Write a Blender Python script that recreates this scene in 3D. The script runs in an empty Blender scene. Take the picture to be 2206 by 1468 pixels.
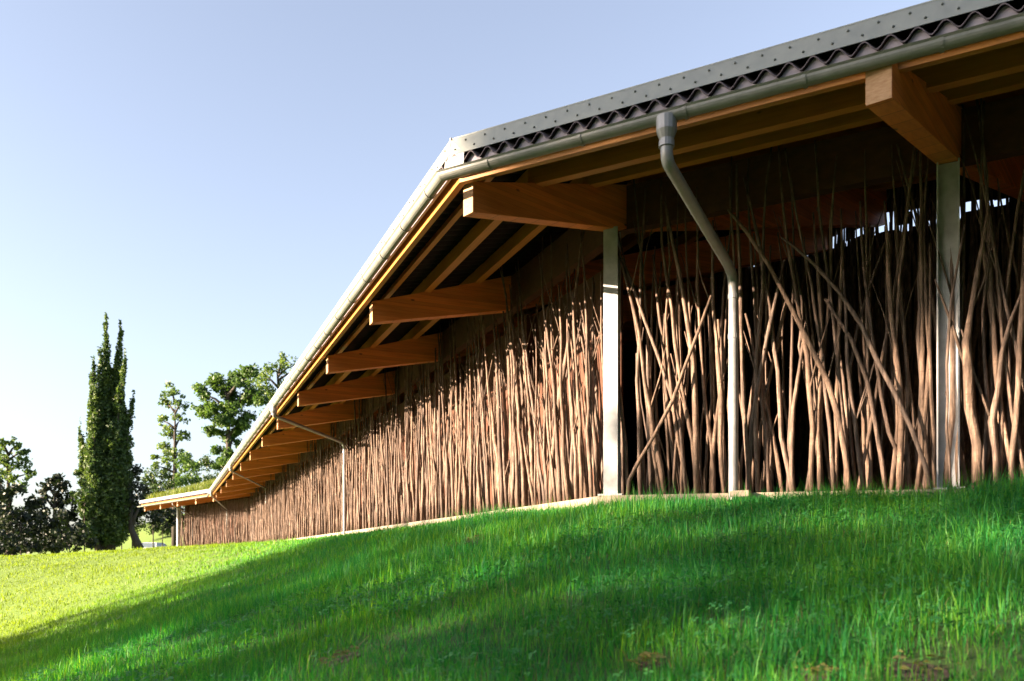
import bpy, math, random
import numpy as np
from mathutils import Vector, Matrix
R = math.radians
rnd = random.Random(7)
rs = np.random.RandomState(11)
scene = bpy.context.scene
COL = scene.collection

# ------------------------------------------------------------------ camera
F = 1850.0            # focal length in pixels of the 2206 px wide photograph
HY, CX = 1220.0, 1103.0
cam_data = bpy.data.cameras.new("camera")
cam = bpy.data.objects.new("camera", cam_data)
COL.objects.link(cam)
scene.camera = cam
cam.location = (0, 0, 0)
cam.rotation_euler = (R(90), 0, 0)
cam_data.sensor_width = 36
cam_data.lens = 36 * F / 2206
cam_data.shift_y = (HY - 734) / 2206
cam_data.clip_start = 0.05
cam_data.clip_end = 5000
cam_data.dof.use_dof = True
cam_data.dof.focus_distance = 8.0
cam_data.dof.aperture_fstop = 3.2

# ------------------------------------------------------------------ light
SUN_A, SUN_E = R(72), R(15.0)          # degrees left of straight behind the camera; height
to_sun = Vector((-math.sin(SUN_A) * math.cos(SUN_E), -math.cos(SUN_A) * math.cos(SUN_E), math.sin(SUN_E)))
SKY_STRENGTH, SUN_STRENGTH, EXPOSURE = 0.056, 5.0, 2.85
world = bpy.data.worlds.new("World")
scene.world = world
world.use_nodes = True
wn = world.node_tree
wn.nodes.clear()
sky = wn.nodes.new("ShaderNodeTexSky")
sky.sky_type = 'NISHITA'
sky.sun_disc = False
sky.sun_elevation = SUN_E
sky.sun_rotation = math.atan2(to_sun.x, to_sun.y)
sky.air_density = 1.0
sky.dust_density = 2.0
sky.ozone_density = 2.5
hsv = wn.nodes.new('ShaderNodeHueSaturation')
hsv.inputs['Saturation'].default_value = .68
bg = wn.nodes.new("ShaderNodeBackground")
bg.inputs[1].default_value = SKY_STRENGTH
wo = wn.nodes.new("ShaderNodeOutputWorld")
wn.links.new(sky.outputs[0], hsv.inputs['Color'])
tint = wn.nodes.new('ShaderNodeMixRGB'); tint.blend_type = 'MULTIPLY'; tint.inputs[0].default_value = 1
tint.inputs[2].default_value = (1.045, .985, .985, 1)
wn.links.new(hsv.outputs[0], tint.inputs[1])
wn.links.new(tint.outputs[0], bg.inputs[0])
wn.links.new(bg.outputs[0], wo.inputs[0])
sun_d = bpy.data.lights.new("sun", 'SUN')
sun_d.energy = SUN_STRENGTH
sun_d.angle = R(0.5)
sun_d.color = (1.0, 0.78, 0.55)
sun = bpy.data.objects.new("sun", sun_d)
COL.objects.link(sun)
sun.rotation_euler = to_sun.to_track_quat('Z', 'Y').to_euler()
scene.view_settings.view_transform = 'Standard'
scene.view_settings.look = 'None'
scene.view_settings.exposure = EXPOSURE
scene.view_settings.gamma = 1
scene.render.engine = 'CYCLES'
scene.cycles.max_bounces = 8
scene.cycles.diffuse_bounces = 4
scene.cycles.transparent_max_bounces = 8

# ------------------------------------------------------------------ materials
def mat(name, color=(.5, .5, .5), rough=.7, metal=0.0, spec=.5):
    m = bpy.data.materials.new(name)
    m.use_nodes = True
    b = m.node_tree.nodes["Principled BSDF"]
    b.inputs["Base Color"].default_value = (*color, 1)
    b.inputs["Roughness"].default_value = rough
    b.inputs["Metallic"].default_value = metal
    b.inputs["Specular IOR Level"].default_value = spec
    return m

def N(m, t, **kw):
    n = m.node_tree.nodes.new(t)
    for k, v in kw.items():
        setattr(n, k, v)
    return n

def ramp(m, src, stops):
    r = N(m, "ShaderNodeValToRGB")
    e = r.color_ramp.elements
    while len(e) < len(stops):
        e.new(0.5)
    for i, (p, c) in enumerate(stops):
        e[i].position = p
        e[i].color = (*c, 1)
    m.node_tree.links.new(src, r.inputs[0])
    return r.outputs[0]

def coords(m, scale=(1, 1, 1), what="Object"):
    tc = N(m, "ShaderNodeTexCoord")
    mp = N(m, "ShaderNodeMapping")
    mp.inputs["Scale"].default_value = scale
    m.node_tree.links.new(tc.outputs[what], mp.inputs[0])
    return mp.outputs[0]

def noise(m, vec, scale, detail=4, rough=.55):
    n = N(m, "ShaderNodeTexNoise")
    n.inputs["Scale"].default_value = scale
    n.inputs["Detail"].default_value = detail
    n.inputs["Roughness"].default_value = rough
    if vec is not None:
        m.node_tree.links.new(vec, n.inputs["Vector"])
    return n.outputs["Fac"]

def bsdf(m):
    return m.node_tree.nodes["Principled BSDF"]

def set_color(m, out):
    m.node_tree.links.new(out, bsdf(m).inputs["Base Color"])

def bump(m, src, strength=.3, dist=.01):
    b = N(m, "ShaderNodeBump")
    b.inputs["Strength"].default_value = strength
    b.inputs["Distance"].default_value = dist
    m.node_tree.links.new(src, b.inputs["Height"])
    m.node_tree.links.new(b.outputs[0], bsdf(m).inputs["Normal"])

def mixrgb(m, a, b, fac, mode='MIX'):
    x = N(m, "ShaderNodeMixRGB", blend_type=mode)
    for i, v in ((0, fac), (1, a), (2, b)):
        if hasattr(v, "links"):
            m.node_tree.links.new(v, x.inputs[i])
        elif i == 0:
            x.inputs[0].default_value = v
        else:
            x.inputs[i].default_value = (*v, 1)
    return x.outputs[0]

def wood(name, dark, mid, light, rough=.55, scale=1.0):
    """planed timber: grain runs along local X, lamella lines, knots"""
    m = mat(name, mid, rough)
    v = coords(m, (1.2 * scale, 16 * scale, 16 * scale))
    g = noise(m, v, 2.2, 6, .6)
    c = ramp(m, g, [(.3, dark), (.5, mid), (.72, light)])
    v2 = coords(m, (.35, 1, 1))
    patch = noise(m, v2, 5, 2)
    c = mixrgb(m, c, ramp(m, patch, [(.35, tuple(x * .8 for x in mid)), (.65, tuple(min(1, x * 1.15) for x in mid))]), .4)
    vk = N(m, "ShaderNodeTexVoronoi", feature='F1')
    vk.inputs["Scale"].default_value = 3.2
    m.node_tree.links.new(coords(m, (.7, 1, 1.6)), vk.inputs["Vector"])
    k = ramp(m, vk.outputs["Distance"], [(.035, (0, 0, 0)), (.07, (1, 1, 1))])
    c = mixrgb(m, (.10, .035, .012), c, k)
    if name == 'glulam':       # glue lines between the lamellae
        sp_ = N(m, "ShaderNodeSeparateXYZ"); m.node_tree.links.new(coords(m, (1, 1, 24)), sp_.inputs[0])
        fr = N(m, "ShaderNodeMath", operation='FRACT'); m.node_tree.links.new(sp_.outputs[2], fr.inputs[0])
        fl_ = N(m, "ShaderNodeMath", operation='FLOOR'); m.node_tree.links.new(sp_.outputs[2], fl_.inputs[0])
        wn_ = N(m, "ShaderNodeTexWhiteNoise", noise_dimensions='1D'); m.node_tree.links.new(fl_.outputs[0], wn_.inputs['W'])
        c = mixrgb(m, c, ramp(m, wn_.outputs['Value'], [(0, (.95, .93, .9)), (1, (1.3, 1.25, 1.2))]), 1.0, 'MULTIPLY')
        c = mixrgb(m, c, ramp(m, fr.outputs[0], [(.03, (.62, .55, .5)), (.08, (1, 1, 1))]), 1.0, 'MULTIPLY')
    set_color(m, c)
    bump(m, g, .15, .004)
    return m

M = {}
M['glulam'] = wood('glulam', (.38, .105, .018), (.55, .17, .032), (.64, .23, .055))
M['glulam_end'] = mat('glulam_end', (.74, .50, .28), .7)
_v = coords(M['glulam_end'], (1, 14, 60)); _g = noise(M['glulam_end'], _v, 1.5, 4)
set_color(M['glulam_end'], ramp(M['glulam_end'], _g, [(.3, (.30, .16, .07)), (.7, (.42, .25, .13))]))
M['purlin'] = wood('purlin', (.28, .095, .010), (.42, .16, .018), (.50, .21, .03))
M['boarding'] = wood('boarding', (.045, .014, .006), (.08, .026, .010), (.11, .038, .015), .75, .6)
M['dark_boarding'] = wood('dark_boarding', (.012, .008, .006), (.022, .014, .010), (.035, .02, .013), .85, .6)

def bark(name, island):
    m = mat(name, (.3, .2, .14), .8)
    v = coords(m, (14, 14, 2.2))
    g = noise(m, v, 3.0, 5, .65)
    c1 = ramp(m, g, [(.30, (.035, .026, .022)), (.50, (.150, .110, .092)), (.75, (.37, .285, .24))])
    rr = N(m, "ShaderNodeNewGeometry").outputs["Random Per Island"] if island else N(m, "ShaderNodeObjectInfo").outputs["Random"]
    tint = ramp(m, rr, [(0, (.42, .34, .30)), (.25, (.95, .80, .66)), (.5, (.66, .60, .57)), (.75, (1.0, .82, .66)), (1, (.75, .62, .50))])
    c = mixrgb(m, c1, tint, .85, 'MULTIPLY')
    # lichen / lenticel bands of darker bark
    vb = coords(m, (3, 3, 26))
    b2 = noise(m, vb, 2.0, 3)
    c = mixrgb(m, c, (.10, .06, .04), ramp(m, b2, [(.55, (0, 0, 0)), (.70, (.75, .75, .75))]))
    set_color(m, c)
    bump(m, g, .8, .012)
    return m
M['bark'] = bark('bark', False)
M['bark_stuff'] = bark('bark_packed', True)

def metal(name, col, rough, met=.6, var=.12):
    m = mat(name, col, rough, met)
    v = coords(m, (1, 1, 1)); g = noise(m, v, 9, 5, .6)
    set_color(m, ramp(m, g, [(.3, tuple(c * (1 - var) for c in col)), (.7, tuple(min(1, c * (1 + var)) for c in col))]))
    r = ramp(m, g, [(.3, (rough - .08,) * 3), (.7, (rough + .1,) * 3)])
    m.node_tree.links.new(r, bsdf(m).inputs["Roughness"])
    return m
M['zinc'] = metal('zinc', (.24, .24, .25), .42, .25, .15)
M['gutter'] = metal('gutter_zinc', (.19, .195, .185), .45, .15, .15)
M['galv'] = metal('galvanised_steel', (.40, .40, .42), .5, .15, .22)
M['flash'] = metal('flashing_sheet', (.24, .255, .24), .5, .15, .10)
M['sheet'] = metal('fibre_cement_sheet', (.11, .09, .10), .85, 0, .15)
M['sheet_shaded'] = metal('sheet_underside_shaded', (.025, .02, .02), .85, 0, .2)  # same sheet, darkened: the shade under the roof put into the colour
M['sheet_shaded'].node_tree.nodes['Principled BSDF'].inputs['Specular IOR Level'].default_value = .05
M['filler'] = metal('profile_filler', (.36, .33, .40), .8, 0, .08)
M['cap'] = metal('corner_cap_sheet', (.40, .37, .35), .5, .2, .06)
M['dark'] = mat('dark_substrate', (.012, .010, .009), .95)
M['bolt'] = mat('bolt_heads', (.10, .11, .10), .5, .5)
M['concrete'] = mat('concrete', (.5, .45, .38), .9)
_v = coords(M['concrete']); _g = noise(M['concrete'], _v, 7, 8, .65)
set_color(M['concrete'], ramp(M['concrete'], _g, [(.3, (.15, .12, .095)), (.5, (.23, .19, .15)), (.7, (.30, .25, .20))]))
bump(M['concrete'], _g, .4, .01)
M['carpaint'] = mat('white_car_paint', (.5, .52, .51), .25, 0)
M['glass'] = mat('car_glass', (.10, .13, .15), .1, 0, .8)
M['tyre'] = mat('tyre_rubber', (.02, .02, .02), .8)
M['trunk'] = mat('tree_bark', (.12, .09, .07), .9)
_v = coords(M['trunk'], (6, 6, 1)); _g = noise(M['trunk'], _v, 3, 5)
set_color(M['trunk'], ramp(M['trunk'], _g, [(.3, (.02, .016, .013)), (.7, (.07, .055, .042))]))

def leafy(name, c_lo, c_mid, c_hi, trans=.35, tcol=None, noise_scale=.6, patch=None):
    m = bpy.data.materials.new(name)
    m.use_nodes = True
    nt = m.node_tree
    nt.nodes.clear()
    geo = nt.nodes.new("ShaderNodeNewGeometry")
    c = ramp(m, geo.outputs["Random Per Island"], [(0, c_lo), (.5, c_mid), (1, c_hi)])
    v = coords(m)
    n = noise(m, v, noise_scale, 3)
    a, b = patch if patch else ((.7, .78, .8), (1.15, 1.1, .8))
    c = mixrgb(m, c, ramp(m, n, [(.38, a), (.62, b)]), 1.0, 'MULTIPLY')
    p = nt.nodes.new("ShaderNodeBsdfPrincipled")
    p.inputs["Roughness"].default_value = .5
    p.inputs["Specular IOR Level"].default_value = .3
    nt.links.new(c, p.inputs["Base Color"])
    t = nt.nodes.new("ShaderNodeBsdfTranslucent")
    nt.links.new(mixrgb(m, c, tcol or (1.3, 1.5, .6), 1.0, 'MULTIPLY'), t.inputs[0])
    mx = nt.nodes.new("ShaderNodeMixShader")
    mx.inputs[0].default_value = trans
    o = nt.nodes.new("ShaderNodeOutputMaterial")
    nt.links.new(p.outputs[0], mx.inputs[1])
    nt.links.new(t.outputs[0], mx.inputs[2])
    nt.links.new(mx.outputs[0], o.inputs[0])
    return m
M['grass'] = leafy('grass_blades', (.009, .135, .042), (.024, .22, .052), (.09, .30, .04), .5, (2.2, 1.6, .5), .9,
                   ((.68, .98, 1.05), (1.7, 1.15, .65)))
# sunlight on the left lawn, put into the blade colour as a yellow shift
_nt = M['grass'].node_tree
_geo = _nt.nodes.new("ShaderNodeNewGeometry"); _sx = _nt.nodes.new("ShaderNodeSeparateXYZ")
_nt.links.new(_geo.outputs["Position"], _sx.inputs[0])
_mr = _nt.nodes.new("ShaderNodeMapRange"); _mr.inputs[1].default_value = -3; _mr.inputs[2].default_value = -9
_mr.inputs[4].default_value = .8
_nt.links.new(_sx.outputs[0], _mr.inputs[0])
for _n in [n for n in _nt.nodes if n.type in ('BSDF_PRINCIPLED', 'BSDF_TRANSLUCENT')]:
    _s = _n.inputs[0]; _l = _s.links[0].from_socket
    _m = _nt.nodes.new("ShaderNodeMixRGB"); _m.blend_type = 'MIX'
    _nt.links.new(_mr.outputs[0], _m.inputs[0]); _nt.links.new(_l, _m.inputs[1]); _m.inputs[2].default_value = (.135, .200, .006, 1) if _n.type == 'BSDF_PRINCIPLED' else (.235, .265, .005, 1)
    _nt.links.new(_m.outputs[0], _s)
M['dry'] = leafy('dry_straw', (.12, .13, .035), (.20, .18, .07), (.26, .23, .11), .3, (1, 1, .8))
M['roofgrass'] = leafy('roof_grass', (.06, .10, .014), (.11, .15, .022), (.18, .19, .04), .4, (1.3, 1.3, .6))
M['clover'] = leafy('clover', (.02, .13, .04), (.035, .18, .05), (.07, .24, .06), .3)
M['poplar'] = leafy('poplar_leaves', (.04, .075, .03), (.07, .115, .04), (.12, .165, .06), .35, (1.3, 1.4, .6), .9)
M['ash'] = leafy('pale_leaves', (.06, .10, .04), (.10, .155, .055), (.16, .215, .08), .4, (1.3, 1.4, .6), .5)
M['oak'] = leafy('green_leaves', (.04, .08, .03), (.07, .13, .04), (.12, .19, .055), .35, (1.3, 1.4, .6), .5)
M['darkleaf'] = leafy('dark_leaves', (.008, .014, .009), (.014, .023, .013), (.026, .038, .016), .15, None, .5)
M['bush'] = leafy('bush_leaves', (.02, .04, .014), (.036, .065, .02), (.065, .095, .028), .3, None, .5)

# ------------------------------------------------------------------ object helpers
def tag(o, label=None, cat=None, group=None, kind=None):
    if label: o["label"] = label
    if cat: o["category"] = cat
    if group: o["group"] = group
    if kind: o["kind"] = kind
    return o

def empty(name, loc=(0, 0, 0), label=None, cat=None, group=None):
    o = bpy.data.objects.new(name, None)
    COL.objects.link(o)
    o.location = loc
    o.empty_display_size = .2
    return tag(o, label, cat, group)

class MB:
    """mesh collector"""
    def __init__(s):
        s.v, s.f, s.mi = [], [], []
    def add(s, verts, faces, mi=0):
        b = len(s.v)
        s.v += [tuple(p) for p in verts]
        s.f += [tuple(i + b for i in f) for f in faces]
        s.mi += [mi] * len(faces)
    def box(s, c, size, rot=None, mi=0):
        x, y, z = [d / 2 for d in size]
        pts = [Vector(p) for p in ((-x, -y, -z), (x, -y, -z), (x, y, -z), (-x, y, -z), (-x, -y, z), (x, -y, z), (x, y, z), (-x, y, z))]
        if rot: pts = [rot @ p for p in pts]
        s.add([p + Vector(c) for p in pts], [(0, 3, 2, 1), (4, 5, 6, 7), (0, 1, 5, 4), (1, 2, 6, 5), (2, 3, 7, 6), (3, 0, 4, 7)], mi)
    def hexa(s, pts, mi=0):
        s.add(pts, [(0, 3, 2, 1), (4, 5, 6, 7), (0, 1, 5, 4), (1, 2, 6, 5), (2, 3, 7, 6), (3, 0, 4, 7)], mi)
    def tube(s, pts, rad, seg=8, cap=True, mi=0, wob=None):
        pts = [Vector(p) for p in pts]
        n = len(pts)
        if not hasattr(rad, '__len__'): rad = [rad] * n
        rings = []
        up = Vector((0, 0, 1))
        side = None
        for i, p in enumerate(pts):
            t = (pts[min(i + 1, n - 1)] - pts[max(i - 1, 0)]).normalized()
            if side is None:
                ref = Vector((1, 0, 0)) if abs(t.x) < .8 else Vector((0, 1, 0))
                side = t.cross(ref).normalized()
            else:
                side = (side - t * side.dot(t)).normalized()
            b = t.cross(side)
            ring = []
            for k in range(seg):
                a = 2 * math.pi * k / seg
                r = rad[i] * (1 + (wob.uniform(-.2, .2) if wob else 0))
                ring.append(p + side * (math.cos(a) * r) + b * (math.sin(a) * r))
            rings.append(ring)
        vs = [q for r_ in rings for q in r_]
        fs = []
        for i in range(n - 1):
            for k in range(seg):
                a, b_ = i * seg + k, i * seg + (k + 1) % seg
                fs.append((a, b_, b_ + seg, a + seg))
        if cap:
            fs.append(tuple(range(seg - 1, -1, -1)))
            fs.append(tuple((n - 1) * seg + k for k in range(seg)))
        s.add(vs, fs, mi)
    def build(s, name, mats, parent=None, loc=None, rot=None, smooth=False, bevel=0):
        me = bpy.data.meshes.new(name)
        me.from_pydata(s.v, [], s.f)
        if not isinstance(mats, (list, tuple)): mats = [mats]
        for m in mats: me.materials.append(m)
        if len(mats) > 1: me.polygons.foreach_set("material_index", s.mi)
        if smooth: me.polygons.foreach_set("use_smooth", [True] * len(me.polygons))
        me.update()
        o = bpy.data.objects.new(name, me)
        COL.objects.link(o)
        if parent: o.parent = parent
        if loc is not None: o.location = loc
        if rot is not None: o.rotation_euler = rot
        if bevel:
            bv = o.modifiers.new("bevel", 'BEVEL')
            bv.width = bevel; bv.segments = 2; bv.limit_method = 'ANGLE'
        return o

def np_mesh(name, verts, faces_list, material, parent=None, loc=None):
    """faces_list: list of (n,k) index arrays"""
    me = bpy.data.meshes.new(name)
    nv = len(verts)
    me.vertices.add(nv)
    me.vertices.foreach_set("co", np.ascontiguousarray(verts, dtype=np.float32).ravel())
    loops = np.concatenate([f.ravel() for f in faces_list]).astype(np.int32)
    sizes = np.concatenate([np.full(len(f), f.shape[1]) for f in faces_list]).astype(np.int32)
    starts = np.concatenate([[0], np.cumsum(sizes)[:-1]]).astype(np.int32)
    me.loops.add(len(loops))
    me.loops.foreach_set("vertex_index", loops)
    me.polygons.add(len(sizes))
    me.polygons.foreach_set("loop_start", starts)
    me.polygons.foreach_set("loop_total", sizes)
    me.materials.append(material)
    me.update(calc_edges=True)
    me.validate()
    o = bpy.data.objects.new(name, me)
    COL.objects.link(o)
    if parent: o.parent = parent
    if loc is not None: o.location = loc
    return o

def smooth01(a, b, x):
    t = np.clip((x - a) / (b - a), 0, 1)
    return t * t * (3 - 2 * t)

def P(px, py, Y):
    return Vector(((px - CX) / F * Y, Y, (HY - py) / F * Y))

# ------------------------------------------------------------------ plan of the barn
def unit(x, y):
    l = math.hypot(x, y); return (x / l, y / l)
D1 = unit(.874, -.486)     # along the right-hand front, away from the corner
D2 = unit(-.383, .924)
D3 = unit(-.662, .75)
N1 = (-.486, -.874); N1 = unit(*N1)
N2 = unit(-.924, -.383)
N3 = unit(-.75, -.662)
W1 = (.938, 7.82)
L1, L2, L3 = 13.5, 31.9, 8.3
W0 = (W1[0] + D1[0] * L1, W1[1] + D1[1] * L1)
W2 = (W1[0] + D2[0] * L2, W1[1] + D2[1] * L2)
W3 = (W2[0] + D3[0] * L3, W2[1] + D3[1] * L3)
WALL = [W0, W1, W2, W3]
NORM = [N1, N2, N3]
ENDX = .75                 # the roof runs past the end wall
def off(o, ext=0.0):
    """the front line moved o metres outward, mitred; the ends stretched by ext"""
    res = []
    for i, w in enumerate(WALL):
        if i == 0:
            n = N1; p = (w[0] + n[0] * o + D1[0] * ext, w[1] + n[1] * o + D1[1] * ext)
        elif i == 3:
            n = N3; p = (w[0] + n[0] * o + D3[0] * ext, w[1] + n[1] * o + D3[1] * ext)
        else:
            a, b = NORM[i - 1], NORM[i]
            bx, by = unit(a[0] + b[0], a[1] + b[1])
            k = o / (bx * a[0] + by * a[1])
            p = (w[0] + bx * k, w[1] + by * k)
        res.append(p)
    return res
EAVE = 2.95
SLOPE = .30
def zr(o):                 # underside of the roof sheets at offset o
    return EAVE + .105 + SLOPE * (1.8 - o)
def base_z(x, y):          # top of the concrete plinth
    s1 = (x - W1[0]) * D1[0] + (y - W1[1]) * D1[1]
    return .632 - .022 * max(0, s1) if s1 > 0 else .632 + .009 * min(30, math.hypot(x - W1[0], y - W1[1]))

# ------------------------------------------------------------------ ground
def ground_z(X, Y):
    X = np.asarray(X, float); Y = np.asarray(Y, float)
    d1 = (X - W1[0]) * N1[0] + (Y - W1[1]) * N1[1]
    d2 = (X - W1[0]) * N2[0] + (Y - W1[1]) * N2[1]
    s1 = (X - W1[0]) * D1[0] + (Y - W1[1]) * D1[1]
    sp = lambda t, w: w * np.logaddexp(0, t / w)
    k = .34 + (.062 - .34) * smooth01(13, 26, Y)
    r2 = 14 * np.tanh(sp(d2 - .55, .25) / 14)
    r1 = 25 * np.tanh(sp(d1 - .7, .3) / 25)
    a, b = k * r2, .21 * r1 * (1 - smooth01(12, 22, Y))
    w = .12
    drop = w * np.logaddexp(a / w, b / w) - w * math.log(2) * np.exp(-(a + b) / .3)
    drop = np.maximum(drop, 0)
    z = .535 + .0085 * np.clip(Y - 8, 0, 22) - .020 * np.clip(s1, 0, 6) * (d1 > -9) - drop
    far = smooth01(28, 42, Y)
    z = z - 1.1 * far
    side = smooth01(-.62, -.30, X / np.maximum(Y, 5))
    z = z + (.030 + .045 * side) * np.maximum(0, Y - 52) * (1 - .5 * smooth01(100, 300, Y)) 
    z = z + .13 * side * np.clip(Y - 80, 0, 30)
    z = z + .05 * np.sin(X * .9 + 1) * np.sin(Y * .7) * smooth01(3, 9, np.abs(d1)) * smooth01(1, 5, np.abs(d2))
    z = z + .018 * np.sin(X * 3.1 + Y * 1.3) * np.sin(Y * 2.7 - X * .8)
    return z

def axis(lo, hi, f0, f1, step):
    a = list(np.arange(f0, f1 + 1e-6, step))
    x, s = f1, step
    while x < hi:
        s *= 1.25; x += s; a.append(x)
    x, s = f0, step; pre = []
    while x > lo:
        s *= 1.25; x -= s; pre.append(x)
    return np.array(pre[::-1] + a)
gx = axis(-900, 900, -26, 8, .3)
gy = axis(-300, 1500, -3, 44, .3)
GX, GY = np.meshgrid(gx, gy)
GZ = ground_z(GX, GY)
nx, ny = len(gx), len(gy)
idx = np.arange(nx * ny).reshape(ny, nx)
quads = np.stack([idx[:-1, :-1], idx[:-1, 1:], idx[1:, 1:], idx[1:, :-1]], -1).reshape(-1, 4)
mg = mat('lawn_soil', (.05, .06, .02), .95)
_v = coords(mg); _a = noise(mg, _v, 1.3, 6); _b = noise(mg, _v, 14, 6, .7)
_near = ramp(mg, _b, [(.3, (.018, .035, .008)), (.55, (.035, .08, .012)), (.75, (.06, .085, .02))])
_tint = ramp(mg, _a, [(.35, (.75, .95, .8)), (.65, (1.3, 1.2, .9))])
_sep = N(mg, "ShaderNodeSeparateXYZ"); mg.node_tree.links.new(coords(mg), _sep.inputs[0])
_sunlit = N(mg, "ShaderNodeMapRange"); _sunlit.inputs[1].default_value = -3; _sunlit.inputs[2].default_value = -9  # ground yellows to the left: sunlight on the lawn put into its colour
mg.node_tree.links.new(_sep.outputs[0], _sunlit.inputs[0])
set_color(mg, mixrgb(mg, mixrgb(mg, _near, _tint, 1.0, 'MULTIPLY'), ramp(mg, _b, [(.3, (.06, .12, .007)), (.7, (.12, .19, .010))]), _sunlit.outputs[0]))
bump(mg, _b, .8, .03)
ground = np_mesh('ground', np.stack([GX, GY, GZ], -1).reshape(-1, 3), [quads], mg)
ground.data.polygons.foreach_set("use_smooth", [True] * len(ground.data.polygons))
tag(ground, 'grassy bank and meadow falling away from the barn', 'ground', kind='structure')

# ------------------------------------------------------------------ barn
barn = empty('barn', (W1[0], W1[1], .5), 'long curved timber barn with green planted roof and wide rafter eaves', 'barn')
def bpart(mb, name, m, parent=None, origin=None, **kw):
    """build in world coordinates, then hang under the barn (or a part of it)"""
    o = mb.build(name, m, None, **kw)
    if origin is not None:
        for v in o.data.vertices: v.co -= Vector(origin)
        o.location = origin
    p = parent or barn
    o.parent = p
    o.matrix_parent_inverse = Matrix.Translation(-world_loc(p))
    return o
def world_loc(o):
    v = Vector(o.location)
    return v

def strip(mb, o0, o1, z0, z1, ext=0, segs=(0, 1, 2), mi=0, za=None):
    """solid band between offsets o0 (outer) and o1 (inner), heights z0..z1 (callables of offset allowed)"""
    A, B = off(o0, ext), off(o1, ext)
    f = lambda z, o: z(o) if callable(z) else z
    for i in segs:
        pts = []
        for zz in (z0, z1):
            pts += [(A[i][0], A[i][1], f(zz, o0)), (A[i + 1][0], A[i + 1][1], f(zz, o0)),
                    (B[i + 1][0], B[i + 1][1], f(zz, o1)), (B[i][0], B[i][1], f(zz, o1))]
        mb.hexa(pts, mi)

# plinth
pl = MB()
A, B = off(.16), off(-.14)
for i in range(3):
    n = 24
    for k in range(n):
        q = []
        for t in (k / n, (k + 1) / n):
            for S in (A, B):
                q.append((S[i][0] + (S[i + 1][0] - S[i][0]) * t, S[i][1] + (S[i + 1][1] - S[i][1]) * t))
        (a, b, c, d) = q[0], q[2], q[3], q[1]
        pts = [(p[0], p[1], -.6) for p in (a, b, c, d)] + [(p[0], p[1], base_z(*p)) for p in (a, b, c, d)]
        pl.hexa(pts)
bpart(pl, 'concrete_plinth', M['concrete'])
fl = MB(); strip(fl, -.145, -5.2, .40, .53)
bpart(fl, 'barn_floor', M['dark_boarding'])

# roof: corrugated sheets
roof = MB()
OUT, INN = off(1.80, ENDX), off(-5.6, ENDX)
ZO, ZI = zr(1.80), zr(-5.6)
PITCH, AMP = .145, .032
for i in range(3):
    o0, o1, i0, i1 = [np.array(p) for p in (OUT[i], OUT[i + 1], INN[i], INN[i + 1])]
    Ls = np.linalg.norm(o1 - o0)
    step = PITCH / (8 if i == 0 else 6)
    n = int(Ls / step)
    vs, fs = [], []
    for k in range(n + 1):
        t = k / n
        a = o0 + (o1 - o0) * t; b = i0 + (i1 - i0) * t
        w = AMP * math.sin(2 * math.pi * t * Ls / PITCH)
        vs += [(*a, ZO + w + AMP), (*b, ZI + w + AMP), (*a, ZO + w + AMP + .009), (*b, ZI + w + AMP + .009)]
    for k in range(n):
        j = 4 * k
        fs += [(j, j + 1, j + 5, j + 4), (j + 2, j + 6, j + 7, j + 3), (j, j + 4, j + 6, j + 2)]
    roof.add(vs, fs)
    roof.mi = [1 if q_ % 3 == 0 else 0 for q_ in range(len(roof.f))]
roof_o = bpart(roof, 'roof', [M['sheet'], M['sheet_shaded']], smooth=False)
# filler strip under the waves (closes the valleys from the outside)
fi = MB()
for i in range(2):
    A_, B_ = off(1.765, ENDX), off(1.74, ENDX)
    a0, a1 = np.array(A_[i]), np.array(A_[i + 1]); b0, b1 = np.array(B_[i]), np.array(B_[i + 1])
    o0, o1 = np.array(OUT[i]), np.array(OUT[i + 1])
    Ls = np.linalg.norm(o1 - o0); n = int(Ls / (PITCH / 8))
    vs, fs = [], []
    for k in range(n + 1):
        t = k / n
        w = AMP * math.sin(2 * math.pi * t * Ls / PITCH)
        a = a0 + (a1 - a0) * t; b = b0 + (b1 - b0) * t
        zt = zr(1.765) + w + AMP - .003
        zb = zr(1.765) - .06
        vs += [(*a, zb), (*a, zt), (*b, zb), (*b, zt)]
    for k in range(n):
        j = 4 * k
        fs += [(j, j + 4, j + 5, j + 1), (j + 2, j + 3, j + 7, j + 6), (j, j + 2, j + 6, j + 4)]
    fi.add(vs, fs)
bpart(fi, 'profile_filler', M['filler'], roof_o)
# dark soil body of the green roof, set back behind the flashing
so = MB()
strip(so, 1.66, -5.5, lambda o: zr(o) + 2 * AMP + .013, lambda o: zr(o) + .15, ENDX - .06)
bpart(so, 'planted_soil', M['dark'], roof_o)
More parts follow.
